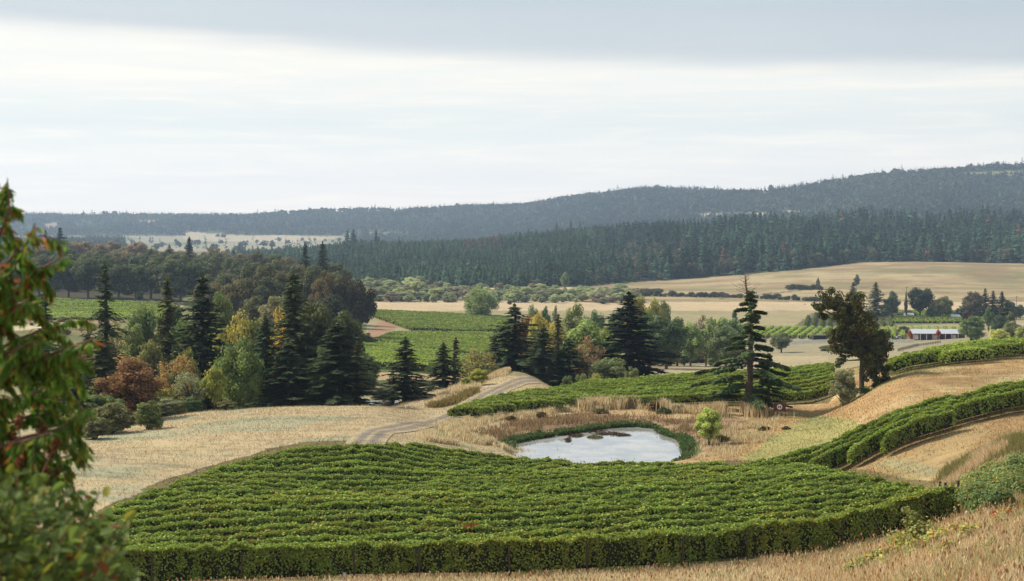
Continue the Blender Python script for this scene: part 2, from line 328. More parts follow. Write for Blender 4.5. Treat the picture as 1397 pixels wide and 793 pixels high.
def groundmat():
    m, t, b = mat('ground'); a = N(t, 'ShaderNodeAttribute', attribute_name='tint'); c = N(t, 'ShaderNodeTexCoord')
    outs = []
    for sc, det in ((.035, 5), (.55, 6), (3.2, 4)):
        n = N(t, 'ShaderNodeTexNoise'); setin(n, Scale=sc, Detail=float(det), Roughness=.65); L(t, c.outputs['Object'], n.inputs[0]); outs.append(n.outputs[0])
    mp = N(t, 'ShaderNodeMapping'); mp.inputs['Scale'].default_value = (.05, .9, .05); mp.inputs['Rotation'].default_value = (0, 0, rad(12)); L(t, c.outputs['Object'], mp.inputs[0])
    n4 = N(t, 'ShaderNodeTexNoise'); setin(n4, Scale=1.0, Detail=5.0, Distortion=.5); L(t, mp.outputs[0], n4.inputs[0])
    k = math_n(t, 'ADD', math_n(t, 'MULTIPLY', outs[0], .5), math_n(t, 'MULTIPLY', outs[1], .9))
    k = math_n(t, 'ADD', k, math_n(t, 'MULTIPLY', outs[2], .5)); k = math_n(t, 'ADD', k, math_n(t, 'MULTIPLY', n4.outputs[0], .6))
    k = math_n(t, 'MULTIPLY', k, .8)
    g = ramp_n(t, k, [(.70, (.50, .51, .54)), (.93, (.90, .91, .92)), (1.0, (1, 1, 1))])
    g2 = ramp_n(t, math_n(t, 'SUBTRACT', k, .6), [(.3, (.93, .93, .93)), (.62, (1.2, 1.17, 1.12))])
    col = mix_n(t, 1.0, mix_n(t, 1.0, a.outputs['Color'], g, 'MULTIPLY'), g2, 'MULTIPLY')
    grn = ramp_n(t, n4.outputs[0], [(.5, (0, 0, 0)), (.68, (1, 1, 1))])
    col = mix_n(t, math_n(t, 'MULTIPLY', grn, .28), col, mix_n(t, 1.0, col, (.72, .98, .72), 'MULTIPLY'))
    L(t, col, b.inputs['Base Color']); b.inputs['Roughness'].default_value = .95; b.inputs['Specular IOR Level'].default_value = .1
    bp = N(t, 'ShaderNodeBump'); bp.inputs[0].default_value = .7; bp.inputs[1].default_value = .25
    L(t, math_n(t, 'ADD', outs[1], outs[2]), bp.inputs['Height']); L(t, bp.outputs[0], b.inputs['Normal']); return m
M_GROUND = groundmat()

# ------------------------------------------------------------------ field outlines (as surveyed along sight lines)
V1P = [(30, 770), (95, 722), (140, 690), (200, 664), (300, 631), (380, 612), (440, 600), (500, 600), (560, 601), (620, 609), (700, 619), (760, 625), (930, 629), (1100, 629), (1150, 636), (1200, 645), (1240, 655), (1300, 658), (1350, 645), (1348, 682), (1268, 682), (1262, 722), (1180, 762), (30, 800)]
V2P = [(602, 559), (640, 547), (700, 532), (760, 527), (810, 516), (850, 513), (920, 509), (1000, 504), (1080, 498), (1135, 494), (1142, 520), (1130, 536), (1000, 540), (900, 541), (800, 544), (700, 552), (640, 560), (602, 565)]
V3P = [(1010, 629), (1062, 623), (1120, 602), (1165, 583), (1230, 555), (1300, 538), (1397, 520), (1500, 505), (1500, 540), (1397, 534), (1330, 549), (1250, 578), (1175, 607), (1120, 624), (1062, 634), (1010, 635)]
V4P = [(1200, 492), (1260, 477), (1330, 467), (1397, 462), (1500, 455), (1500, 474), (1397, 470), (1300, 482), (1215, 497)]
MIDC = [(500, 422), (560, 424), (690, 431), (722, 446), (640, 450), (560, 447), (535, 438), (512, 430)]
MIDB = [(508, 462), (535, 452), (600, 452), (725, 453), (725, 484), (640, 481), (560, 471)]
MIDA = [(470, 480), (488, 466), (520, 465), (570, 473), (640, 484), (705, 488), (690, 500), (600, 512), (478, 506)]
MIDD = [(40, 405), (235, 412), (240, 432), (40, 434)]
MIDE = [(868, 466), (910, 463), (912, 478), (866, 482)]
RV1 = [(1083, 446), (1108, 427), (1218, 429), (1218, 446)]
RV2 = [(1018, 458), (1030, 445), (1330, 446), (1300, 452), (1225, 459)]
RV3 = [(1200, 423), (1345, 424), (1345, 440), (1218, 445), (1218, 430)]
GREEN = [(1010, 628), (1035, 605), (1075, 585), (1110, 566), (1165, 572), (1165, 585), (1120, 605), (1062, 630)]
PATHG = [(585, 600), (596, 585), (640, 577), (608, 590), (612, 600), (650, 612), (700, 618), (640, 612)]
BANK = [(660, 590), (700, 575), (800, 564), (960, 572), (1030, 570), (1000, 612), (940, 620), (930, 600), (840, 580), (740, 596), (700, 606), (665, 600)]
TANR = [(1215, 635), (1330, 575), (1345, 585), (1300, 640), (1270, 655)]

# ------------------------------------------------------------------ the ground: one sheet out to the horizon
S = np.concatenate([np.linspace(-1.0, -.42, 40)[:-1], np.linspace(-.42, .42, 620), np.linspace(.42, 1.0, 40)[1:]])
GY = np.concatenate([np.linspace(-40, 55, 40), np.linspace(57, 235, 470), 235 * (7600 / 235) ** (np.arange(1, 420) / 419)])
GX = S[None] * (np.maximum(GY, 0) + 25)[:, None]; GYY = np.broadcast_to(GY[:, None], GX.shape)
GZ = gz(GX, GYY)
gu, gv = pix(GX, np.maximum(GYY, 1.0), GZ)
gn = fbm(GX / 6, GYY / 6, 4); gl = fbm(GX / 45, GYY / 45, 3)
ju = gu + gn * 9 * np.clip(150 / np.maximum(GYY, 20), .4, 2); jv = gv + gn[::1] * 3 * np.clip(150 / np.maximum(GYY, 20), .3, 2)
col = np.empty(GX.shape + (3,)); col[:] = (.45, .36, .225)
def paint(mask, c, f=1.0):
    f = np.asarray(f, float) * mask if not np.isscalar(f) else f * mask
    col[:] = col * (1 - f[..., None]) + np.array(c) * f[..., None]
one = np.ones(GX.shape)
near = GYY < 215
paint(GX > 12 + 0 * GX, (.395, .262, .128), ss(5, 25, GX) * ss(215, 190, GYY))
rs = near & (GX > 20); pf = fbm(GX / 9 + 2, GYY / 16, 4); paint(rs, (.29, .255, .115), ss(.0, .35, pf) * .75); paint(rs, (.50, .39, .22), ss(.0, .35, fbm(GX / 7 + 8, GYY / 12 + 3, 4)) * .7); paint(rs, (.30, .19, .09), ss(.05, .35, fbm(GX / 13 + 5, GYY / 9, 4)) * .7)
paint(one, (.38, .32, .19), ss(.05, .45, gl) * near * (GX < 8) * .7)
paint(near & (gu < 520) & (GYY > 108), (.335, .335, .225), ss(-.02, .3, fbm(GX / 14 + 3, GYY / 7, 4)) * .85)
# valley floor
val = (GYY >= 225) & (GYY < 1300)
paint(val, (.33, .28, .16)); paint(val, (.24, .24, .12), ss(.0, .35, gl) * .6)
paint(val & (gv < 424) & (gu > 500), (.50, .385, .245))
paint(val & (gv < 411) & (gv > 398) & (gu > 440) & (gu < 860), (.20, .19, .11))
paint(val & (gv > 485) & (gv < 508) & (gu > 850) & (gu < 1130), (.40, .33, .205)); paint(val & (jv > 488) & (jv < 496) & (gu > 880) & (gu < 1000), (.27, .26, .15), .8)
paint(val & (gv > 459) & (gv < 486) & (gu > 1000) & (gu < 1300), (.30, .26, .17))
paint(val & (gu < 330) & (gv > 434) & (gv < 500), (.22, .18, .09)); paint(val & (gu + gl * 60 < 225) & (gv + gl * 14 > 434) & (gv + gl * 10 < 450), (.50, .42, .27))
paint(val & (gu < 330) & (jv > 470), (.22, .2, .1), .6)
paint(val & (gu > 470) & (gu < 640) & (jv > 503), (.42, .30, .17)); paint(val & (gu > 470) & (gu < 600) & (jv > 519) & (jv < 527), (.09, .11, .05))
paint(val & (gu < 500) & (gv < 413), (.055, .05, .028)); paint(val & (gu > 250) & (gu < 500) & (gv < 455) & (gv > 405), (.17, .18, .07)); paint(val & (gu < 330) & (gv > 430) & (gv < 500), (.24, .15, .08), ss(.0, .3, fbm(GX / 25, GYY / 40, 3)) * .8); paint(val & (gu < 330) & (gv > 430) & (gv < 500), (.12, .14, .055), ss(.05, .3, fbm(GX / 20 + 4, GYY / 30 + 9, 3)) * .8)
# right hand hill pasture
hillp = (GYY >= 900) & (gu > 780) & (gv < 412)
paint(hillp, (.34, .265, .15)); st = fbm(GX / 260 + 2, GYY / 40, 3)
paint(hillp, (.24, .225, .115), ss(-.05, .3, st) * .85); paint(hillp, (.27, .18, .115), ss(.0, .25, fbm(GX / 90, GYY / 30 + 7, 3)) * .7 * ss(375, 362, gv))
s2 = fbm(GX / 75 + 31, GYY / 26 + 3, 4); paint(hillp, (.42, .335, .20), ss(.02, .3, s2) * .8); paint(hillp, (.215, .19, .10), ss(.03, .3, -s2) * .7); paint(hillp, (.26, .175, .11), ss(.1, .3, fbm(GX / 40 + 3, GYY / 18 + 8, 3)) * .6)
paint(hillp & (np.abs(jv - (406 - (gu - 1000) * .105)) < .9) & (gu < 1110) & (gu > 980), (.12, .10, .07), .8)
# path between the middle vineyards
for P, c in ((MIDA, (.10, .13, .045)), (MIDB, (.10, .13, .045)), (MIDC, (.10, .13, .045)), (MIDD, (.17, .20, .07)), (MIDE, (.12, .15, .05)), (RV1, (.13, .13, .07)), (RV2, (.25, .24, .11)), (RV3, (.19, .19, .10))):
    paint(val & ipoly(ju, jv, P), c)
paint(val & ipoly(ju, jv, [(478, 466), (510, 447), (520, 438), (505, 428), (515, 425), (545, 440), (538, 450), (512, 461), (492, 470)]), (.32, .20, .125))
# forests' floors and the far side of the valley
ubase = np.array([200, 330, 400, 500, 600, 700, 800, 850, 900, 1000, 1100, 1180, 1250, 1400, 1700]); vbase = np.array([366, 367, 374, 389, 391, 393, 391, 386, 383, 376, 367, 358, 357, 360, 362])
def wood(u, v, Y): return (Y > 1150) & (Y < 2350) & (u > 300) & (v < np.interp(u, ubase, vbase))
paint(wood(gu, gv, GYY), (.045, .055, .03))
far = GYY > 2350
paint(far, (.055, .07, .045)); paint((GYY > 1250) & (gu < 300), (.07, .08, .04))
paint((GYY > 2200) & (jv > 322) & (gu < 480), (.30, .27, .19)); paint((GYY > 2200) & (jv > 322) & (gu < 480), (.17, .18, .10), ss(0, .3, fbm(GX / 300, GYY / 500, 3))); paint((GYY > 2200) & (jv > 330) & (gu < 170), (.10, .12, .07))
CLEAR = [[(255, 316), (330, 321), (400, 321), (470, 324), (400, 331), (250, 328)], [(185, 302), (215, 300), (220, 304), (190, 307)], [(940, 292), (1030, 290), (1090, 287), (1092, 292), (1010, 296), (945, 296)], [(318, 292), (350, 291), (352, 294), (318, 295)],
         [(470, 318), (560, 316), (560, 320), (470, 321)], [(1300, 237), (1397, 232), (1397, 238), (1320, 242)], [(60, 306), (78, 303), (80, 312), (62, 314)]]
CLC = [(.42, .36, .25), (.30, .22, .18), (.42, .35, .24), (.4, .36, .28), (.17, .21, .10), (.22, .23, .11), (.36, .25, .2)]
clear_m = np.zeros(GX.shape, bool)
for P, c in zip(CLEAR, CLC): m_ = far & ipoly(ju, jv, P); paint(m_, c); clear_m |= m_
# near fields
paint(near & ipoly(ju, jv, V1P) & (GYY > 70) & (GYY < 140), (.17, .135, .065)); paint(near & (GYY > 76) & (GYY < 134) & ipoly(gu, gv - 35, V1P), (.16, .13, .06))
paint(near & ipoly(gu, gv - 15, V2P) & (GYY > 160), (.17, .14, .065)); paint(near & ipoly(gu, gv - 29, V3P) & (GYY > 105), (.19, .13, .06)); paint(near & ipoly(gu, gv - 16, V4P), (.17, .15, .06))
gm = near & ipoly(ju, jv, GREEN); paint(gm, (.33, .30, .12)); paint(gm, (.25, .25, .11), ss(-.1, .35, fbm(GX / 4, GYY / 9, 3)) * .8)
paint(near & ipoly(ju, jv, PATHG), (.25, .27, .12), .85)
paint(near & ipoly(ju, jv, TANR) & (GYY > 95), (.36, .26, .13)); paint(near & ipoly(ju, jv, [(1190, 636), (1215, 622), (1290, 640), (1265, 652)]) & (GYY > 95), (.30, .27, .15), .8)
dp = np.full(GX.shape, 99.); q = (GYY > 130) & (GYY < 200) & (np.abs(GX) < 50); dp[q] = dpoly(GX[q], GYY[q], POND)
bk = near & ipoly(ju, jv, BANK) & (dp < 12); paint(bk, (.27, .175, .11)); paint(bk, (.36, .26, .16), ss(0, .4, fbm(GX / 3 + 5, GYY / 3, 3)) * .8)
paint(near & (dp < 1.5 + gn), (.09, .12, .045)); paint(near & (dp < .2), (.10, .08, .055))
dc = np.full(GX.shape, 99.); dc[q] = dpoly(GX[q], GYY[q], CREEK); paint(near & (dc < 3), (.12, .13, .06))
paint(near & (GYY > 188) & (GYY < 225) & (gu > 1010) & (gu < 1140) & (np.abs(gv - 560) < 6), (.33, .23, .15))
# shoulder strip in front of the vineyard and the near hillside
paint((GYY < 78) & (GX < 22), (.34, .25, .12)); paint((GYY < 60), (.36, .26, .12), .6)
paint(near & (GX > 25) & (GYY < 100), (.33, .25, .11), ss(0, .3, fbm(GX / 5, GYY / 5, 3)) * .7)
col = np.clip(col * .88, 0, 1)
def ground_col(x, y):
    j = np.clip(np.searchsorted(GY, y), 0, len(GY) - 1); i = np.clip(np.searchsorted(S, x / (np.maximum(y, 0) + 25)), 0, len(S) - 1); return col[j, i]
ny, nx = GX.shape; ii = np.arange(ny - 1)[:, None] * nx + np.arange(nx - 1)[None]
quads = np.stack([ii, ii + 1, ii + nx + 1, ii + nx], -1).reshape(-1, 4)
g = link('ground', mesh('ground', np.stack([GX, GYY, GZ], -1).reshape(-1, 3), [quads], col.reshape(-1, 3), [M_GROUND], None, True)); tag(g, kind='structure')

# the air over the valley
lo_ = float(GZ.min()) - 1.0
hb = Geo().box((-7800, -60, lo_), (7800, 7700, 235)).build('haze', [])
hz = link('haze', hb); tag(hz, kind='stuff')
hm = bpy.data.materials.new('haze'); hm.use_nodes = True; t = hm.node_tree; t.nodes.clear(); o_ = N(t, 'ShaderNodeOutputMaterial'); pv = N(t, 'ShaderNodeVolumePrincipled')
pv.inputs['Color'].default_value = (.56, .75, 1.0, 1); pv.inputs['Density'].default_value = 1.05e-4; pv.inputs['Anisotropy'].default_value = 0.2
L(t, pv.outputs[0], o_.inputs['Volume']); hb.materials.append(hm)

# ------------------------------------------------------------------ water, track
def water(name, poly, z, sc):
    P = np.array([(x, y, z) for x, y in poly]); c = P.mean(0); V = np.vstack([P, c]); n = len(P)
    o = link(name, mesh(name, V, [[(i, (i + 1) % n, n) for i in range(n)]], None, [M_WATER])); tag(o, kind='structure'); return o
M_WATER, t, b = mat('pond_water'); b.inputs['Base Color'].default_value = (.03, .035, .03, 1); b.inputs['Roughness'].default_value = .07; b.inputs['IOR'].default_value = 1.33
c = N(t, 'ShaderNodeTexCoord'); n = N(t, 'ShaderNodeTexNoise'); setin(n, Scale=1.2, Detail=4.0); L(t, c.outputs['Object'], n.inputs[0])
bp = N(t, 'ShaderNodeBump'); bp.inputs[0].default_value = .05; bp.inputs[1].default_value = .05; L(t, n.outputs[0], bp.inputs['Height']); L(t, bp.outputs[0], b.inputs['Normal'])
# thin scum drifts on the surface and dulls the mirror
n2 = N(t, 'ShaderNodeTexNoise'); setin(n2, Scale=.25, Detail=7.0, Roughness=.7); L(t, c.outputs['Object'], n2.inputs[0])
scum = ramp_n(t, n2.outputs[0], [(.40, (0, 0, 0)), (.62, (1, 1, 1))])
n3 = N(t, 'ShaderNodeBsdfDiffuse'); n3.inputs[0].default_value = (.60, .59, .56, 1)
gl_ = N(t, 'ShaderNodeBsdfGlossy'); gl_.inputs[0].default_value = (.93, .95, .98, 1); gl_.inputs[1].default_value = .06; L(t, bp.outputs[0], gl_.inputs[2])
mx0 = N(t, 'ShaderNodeMixShader'); mx0.inputs[0].default_value = .55; L(t, b.outputs[0], mx0.inputs[1]); L(t, gl_.outputs[0], mx0.inputs[2])
mx = N(t, 'ShaderNodeMixShader'); L(t, math_n(t, 'ADD', math_n(t, 'MULTIPLY', scum, .22), .16), mx.inputs[0]); L(t, mx0.outputs[0], mx.inputs[1]); L(t, n3.outputs[0], mx.inputs[2]); L(t, mx.outputs[0], t.nodes['Material Output'].inputs[0])
grow = lambda P, f: P.mean(0) + (P - P.mean(0)) * f
water('pond_water', grow(POND, 1.05), ZW, 1); water('creek_water', grow(CREEK, 1.08), ZC, 1)
def ribbon(name, pts, width, m, lift=.06, n=160, cols=None, nw=9):
    P = np.array([hit(u, v, 100, 240)[:2] if Y is None else at(u, Y)[:2] for u, v, Y in pts]); s_ = np.linspace(0, len(P) - 1, n); k_ = np.arange(len(P))
    cx = pchip(k_.astype(float), P[:, 0], s_); cy = pchip(k_.astype(float), P[:, 1], s_)
    dx, dy = np.gradient(cx), np.gradient(cy); l = np.hypot(dx, dy); nx_, ny_ = -dy / l, dx / l
    o = np.linspace(-.5, .5, nw); wj = 1 + .12 * hn(s_ * 3, s_ * 0 + 1)
    x = cx[:, None] + nx_[:, None] * o * width * wj[:, None]; y = cy[:, None] + ny_[:, None] * o * width * wj[:, None]
    z = gz(x, y) + lift; i = np.arange(n - 1)[:, None] * nw + np.arange(nw - 1)
    c = np.empty(x.shape + (3,)); c[:] = (.24, .21, .18)
    if cols is not None: c[:] = np.array(cols)[None]
    ob = link(name, mesh(name, np.stack([x, y, z], -1).reshape(-1, 3), [np.stack([i, i + 1, i + nw + 1, i + nw], -1).reshape(-1, 4)], c.reshape(-1, 3), [m], None, True)); tag(ob, kind='structure'); return ob
TR = [(.42, .335, .205), (.36, .29, .20), (.22, .19, .16), (.20, .175, .15), (.37, .30, .19), (.20, .175, .15), (.22, .19, .16), (.36, .295, .20), (.43, .34, .21)]
ribbon('dirt_road', [(496, 0, 137), (514, 592, 147), (560, 578, 158), (605, 565, 172), (640, 551, 186), (672, 536, 201), (700, 526, 213), (722, 518, 222), (735, 516, 227)], 4.2, M_GROUND, .07, 200, TR)

# ------------------------------------------------------------------ vines
ORD = 'first second third fourth fifth sixth seventh eighth ninth tenth eleventh twelfth thirteenth fourteenth fifteenth sixteenth seventeenth eighteenth nineteenth twentieth twenty-first twenty-second twenty-third twenty-fourth twenty-fifth twenty-sixth twenty-seventh twenty-eighth twenty-ninth thirtieth'.split()
def row_runs(poly, Y0, Y1, spacing, ang, h, minlen=3.0, umin=-200, umax=1600, step=.4, off=0.0, along_x=True):
    """straight row lines (planted at an even spacing) clipped to a field; returns [(x array, y array)]"""
    d = np.array([math.cos(ang), math.sin(ang)]); nrm = np.array([-d[1], d[0]]); runs = []
    cY = .5 * (Y0 + Y1); cu = .5 * (min(p[0] for p in poly) + max(p[0] for p in poly)); c0 = np.array([(cu - UC) / FPX * cY, cY])
    ext = max(Y1 - Y0, (max(p[0] for p in poly) - min(p[0] for p in poly)) / FPX * Y1) * .8 + 10
    tt = np.arange(-ext, ext, step)
    for kk in np.arange(-math.ceil(ext / spacing), math.ceil(ext / spacing) + 1) * spacing + off:
        p = c0 + nrm * kk; x = p[0] + d[0] * tt; y = p[1] + d[1] * tt; ok = (y > Y0) & (y < Y1)
        if not ok.any(): continue
        z = gz(x, np.maximum(y, 1)); u, v = pix(x, np.maximum(y, 1), z + h); ok &= ipoly(u, v, poly)
        i = np.nonzero(ok)[0]
        if len(i) * step < minlen: continue
        for r in np.split(i, np.nonzero(np.diff(i) > 6)[0] + 1):
            if len(r) * step >= minlen: runs.append((kk, p + d * tt[r[0]], p + d * tt[r[-1]]))
    return sorted(runs, key=lambda r: min(r[1][1], r[2][1]) if along_x else r[1][0])
G0 = np.array([.245, .328, .074])
REDS = hit(640, 717, 60, 140, h=2.0)
def vine_geo(a, b, H=2.1, W=.75, per=200, ls=.11, seed=0, base=.35, patch=0.25, bright=1.0, core=True):
    rng = np.random.default_rng(seed); Lr = float(np.hypot(*(b - a))); d = (b - a) / Lr; nr = np.array([-d[1], d[0]])
    g = Geo(); n = max(40, int(Lr * per)); s = rng.uniform(-.3, Lr + .3, n)
    # plants 1.5 m apart make the top and the sides bulge and gap
    bul = .5 + .5 * np.cos(2 * np.pi * s / 1.5 + seed); vig = hn(s / 2.3, s * 0 + seed * 1.7); vig2 = hn2(s / .55, s * 0 + seed * 3.1)
    top = H * (.92 + .06 * vig + .06 * vig2 + .03 * bul); hw = W * (.5 + .14 * vig + .14 * vig2 + .10 * bul)
    q = rng.uniform(0, 1, n); side = rng.choice([-1, 1], n)
    zf = np.where(q < .30, 1.0, ((1 - q) / .70) ** (1.0 if per > 800 else .65))                                # .36 of the leaves on the top
    if per > 800: pl = hn(s / .9 + 3, s * 0 + 9); hw = hw * (1 + .45 * pl); top = top + .14 * hn(s / .7, s * 0 + 5)
    de = np.minimum(s, Lr - s) + .3; top = top * (1 - .28 * np.exp(-de / .45)); hw = hw * (1 - .4 * np.exp(-de / .5))
    off = np.where(q < .30, rng.uniform(-1, 1, n), side * (1.0 - .32 * (zf ** 3)))
    low = base + .25 * rng.random(n) + .18 * vig2 + (.32 * hn(s / .8 + 11, s * 0 + 2) if per > 800 else 0)
    z = np.where(q < .30, top - .12 * off ** 2 + rng.normal(0, .045, n), low + (top - low) * zf + rng.normal(0, .05, n))
    thin = (hn(s / .42, zf * 1.2 + seed) < (.06 if per > 800 else -.12)) & (zf < .82) & (q >= .30) & (rng.random(n) < .7); z = np.where(thin, top - .1 * rng.random(n), z)   # canes bunch, dark gaps between
    o_sh = rng.normal(0, 1, n) * (rng.random(n) < .05) * (per > 800) * .16; shoot = rng.random(n) < .02; z = z + shoot * rng.uniform(.05, .4, n) * (q < .30)
    o = off * hw + rng.normal(0, .06, n) + o_sh
    x = a[0] + d[0] * s + nr[0] * o; y = a[1] + d[1] * s + nr[1] * o; gz_ = gz(x, y)
    P = np.stack([x, y, gz_ + z], 1)
    outn = np.stack([nr[0] * np.sign(off), nr[1] * np.sign(off), np.zeros(n)], 1)
    Nn = np.where((q < .30)[:, None], np.array([0, 0, 1.0]) + outn * .3, outn + np.array([0, 0, 1.0]) * (.12 + .6 * zf ** 3)[:, None]) + rng.normal(0, .40 if per < 800 else .7, (n, 3))
    pt = fbm(x / 5.5, y / 5.5, 3); rnd = rng.random(n)
    c = G0 * bright * (1 + .22 * rng.normal(size=n))[:, None].clip(.5, 1.7)
    c = c * (1 + .18 * vig)[:, None] * rng.uniform(.88, 1.12)
    yl = (rnd < .08 + .25 * ss(.0, .5, pt)) ; c = np.where(yl[:, None], c * np.array([1.5, 1.1, .9]), c)
    br = (rnd > 1 - patch * .09 * (1 + 2 * ss(.1, .5, pt))); c = np.where(br[:, None], np.array([.24, .13, .04]) * rng.uniform(.7, 1.3, n)[:, None], c)
    if REDS is not None:
        dr_ = np.hypot(x - REDS[0], (y - REDS[1]) * 1.5) + .35 * vig2; rdm = (dr_ < .95) & (rng.random(n) < .8); c = np.where(rdm[:, None], np.array([.40, .06, .035]) * rng.uniform(.6, 1.2, n)[:, None], c)
    g.leaves(P, Nn, ls * rng.uniform(.75, 1.3, n), c.clip(.01, .6), .85, 0, rng)
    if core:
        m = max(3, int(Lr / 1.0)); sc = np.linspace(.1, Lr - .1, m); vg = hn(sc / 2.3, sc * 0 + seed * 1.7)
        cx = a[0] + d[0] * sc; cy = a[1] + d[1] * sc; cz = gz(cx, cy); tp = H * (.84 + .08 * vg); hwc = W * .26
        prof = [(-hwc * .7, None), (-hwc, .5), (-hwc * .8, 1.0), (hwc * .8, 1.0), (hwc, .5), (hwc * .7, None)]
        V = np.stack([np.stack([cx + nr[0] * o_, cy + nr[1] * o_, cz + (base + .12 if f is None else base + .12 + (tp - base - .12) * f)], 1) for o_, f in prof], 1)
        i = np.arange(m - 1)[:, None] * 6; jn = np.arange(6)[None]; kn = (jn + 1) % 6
        g.add(V.reshape(-1, 3), quads=np.stack([i + jn, i + kn, i + 6 + kn, i + 6 + jn], -1).reshape(-1, 4), col=(.045, .048, .024))  # core of inner stems, coloured dark to imitate the shade behind the leaves
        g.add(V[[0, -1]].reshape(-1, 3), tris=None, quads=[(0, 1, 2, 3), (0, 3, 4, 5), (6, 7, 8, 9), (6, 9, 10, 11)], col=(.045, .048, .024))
    return g, d, Lr
post_me = Geo().tube([(0, 0, -.3), (0, 0, 1.0), (.0, 0, 2.05)], [.065, .06, .055], 8).build('post', [M_POST])
endpost_me = Geo().tube([(0, 0, -.3), (0, 0, 1.0), (.02, 0, 1.95)], [.1, .095, .085], 8).build('end_post', [M_POST])
def stem_mesh(i):
    r = np.random.default_rng(90 + i); g = Geo(); p = np.zeros((5, 3)); p[:, 2] = np.linspace(-.1, .95, 5); p[1:, :2] = np.cumsum(r.normal(0, .035, (4, 2)), 0)
    g.tube(p, [.05, .04, .035, .032, .03], 6)
    for s in (-1, 1): g.tube([p[-1], p[-1] + (s * .25, 0, .08), p[-1] + (s * .65, 0, .06)], [.028, .022, .016], 5)
    return g.build('trunk', [M_BARK])
STEMS = [stem_mesh(i) for i in range(3)]
NROWS = 0
def make_row(a, b, label, group, posts=None, ends=(False, False), stems=0.0, **kw):
    global NROWS
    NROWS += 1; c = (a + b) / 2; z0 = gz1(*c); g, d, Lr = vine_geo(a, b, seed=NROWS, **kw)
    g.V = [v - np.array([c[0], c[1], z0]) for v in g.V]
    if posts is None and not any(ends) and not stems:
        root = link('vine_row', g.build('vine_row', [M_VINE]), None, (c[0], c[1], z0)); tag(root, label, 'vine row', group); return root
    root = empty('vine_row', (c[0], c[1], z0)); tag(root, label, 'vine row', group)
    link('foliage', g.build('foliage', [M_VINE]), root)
    def put(me, s, nm, o=0.0, rz=0, sc=1.0):
        p = a + d * s + np.array([-d[1], d[0]]) * o; ob = link(nm, me, root, (p[0] - c[0], p[1] - c[1], gz1(*p) - z0)); ob.rotation_euler = (random.uniform(-.03, .03), random.uniform(-.03, .03), rz); ob.scale = (1, 1, sc)
    for s in posts or []:
        if 0 < s < Lr: put(post_me, s, 'post', -.42 * (1 if d[0] > 0 else -1), 0, random.uniform(.88, 1.0))
    if ends[0]: put(endpost_me, -.25, 'end_post')
    if ends[1]: put(endpost_me, Lr + .25, 'end_post')
    if stems:
        for s in np.arange(.4, min(Lr, 75), stems): put(STEMS[int(s * 7) % 3], s, 'trunk', random.uniform(-.05, .05), math.atan2(d[1], d[0]))
    return root
# the foreground block
runs = row_runs(V1P, 74, 140, 2.5, rad(9.0), 2.0, 6.0)
rows = []
for k_ in sorted({r[0] for r in runs}): rows.append(max([r for r in runs if r[0] == k_], key=lambda r: np.hypot(*(r[2] - r[1]))))
rows.sort(key=lambda r: r[0])
while np.hypot(*(rows[0][2] - rows[0][1])) < 48: rows.pop(0)
print('foreground rows', len(rows), [round(float(r[1][1]), 1) for r in rows[:3]])
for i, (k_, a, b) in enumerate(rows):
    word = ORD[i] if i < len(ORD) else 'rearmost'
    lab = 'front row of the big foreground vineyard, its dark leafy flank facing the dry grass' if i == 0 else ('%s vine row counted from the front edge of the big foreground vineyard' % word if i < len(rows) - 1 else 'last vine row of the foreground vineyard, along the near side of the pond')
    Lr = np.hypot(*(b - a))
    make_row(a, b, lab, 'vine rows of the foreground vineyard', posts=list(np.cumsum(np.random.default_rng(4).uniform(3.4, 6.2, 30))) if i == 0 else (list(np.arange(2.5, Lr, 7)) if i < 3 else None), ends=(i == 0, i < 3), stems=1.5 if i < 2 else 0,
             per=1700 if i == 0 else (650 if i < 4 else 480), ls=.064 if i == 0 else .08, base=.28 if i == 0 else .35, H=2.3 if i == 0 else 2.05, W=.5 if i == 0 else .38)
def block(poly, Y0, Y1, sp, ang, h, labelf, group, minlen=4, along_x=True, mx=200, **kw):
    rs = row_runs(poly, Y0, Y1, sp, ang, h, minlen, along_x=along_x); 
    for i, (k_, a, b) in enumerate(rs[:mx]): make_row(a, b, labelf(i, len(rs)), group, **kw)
    print(group, len(rs))
block(V2P, 160, 218, 2.5, rad(13.0), 1.5, lambda i, n: 'front vine row of the block behind the pond, above the pale bank grass' if i == 0 else '%s vine row back from the pond in the block behind it' % ORD[min(i, 29)], 'vine rows behind the pond', per=280, ls=.11, H=1.7, W=.6)
block(V3P, 108, 165, 1.9, rad(33.0), 1.9, lambda i, n: 'lowest vine row of the slanting right-hand block, along the bare grassy strip' if i == 0 else '%s vine row uphill from the bare strip in the slanting right-hand block' % ORD[min(i, 29)], 'vine rows of the slanting right block', per=460, ls=.088, H=2.1, W=.42, bright=1.0)
block(V4P, 180, 218, 2.4, rad(17.0), 1.8, lambda i, n: '%s vine row from the front of the narrow strip below the red stable' % ORD[min(i, 29)], 'vine rows below the red stable', per=180, ls=.13, H=2.1, W=1.0, bright=1.25)
far_kw = dict(base=.3, H=1.9)
block(MIDA, 320, 560, 3.0, rad(-7), 1.7, lambda i, n: 'vine row in the nearest of the three valley vineyard blocks beyond the creek', 'vine rows in the nearest valley block', minlen=12, per=30, ls=.27, W=1.2, bright=1.15, **far_kw)
block(MIDB, 420, 680, 3.6, rad(-10), 1.7, lambda i, n: 'vine row in the middle valley vineyard block under the bend of the path', 'vine rows in the middle valley block', minlen=12, per=22, ls=.32, W=1.4, bright=1.0, **far_kw)
block(MIDC, 540, 860, 4.4, rad(-12), 1.7, lambda i, n: 'vine row in the farthest valley vineyard block, below the pale tan field', 'vine rows in the farthest valley block', minlen=12, per=18, ls=.36, W=1.6, bright=.9, **far_kw)
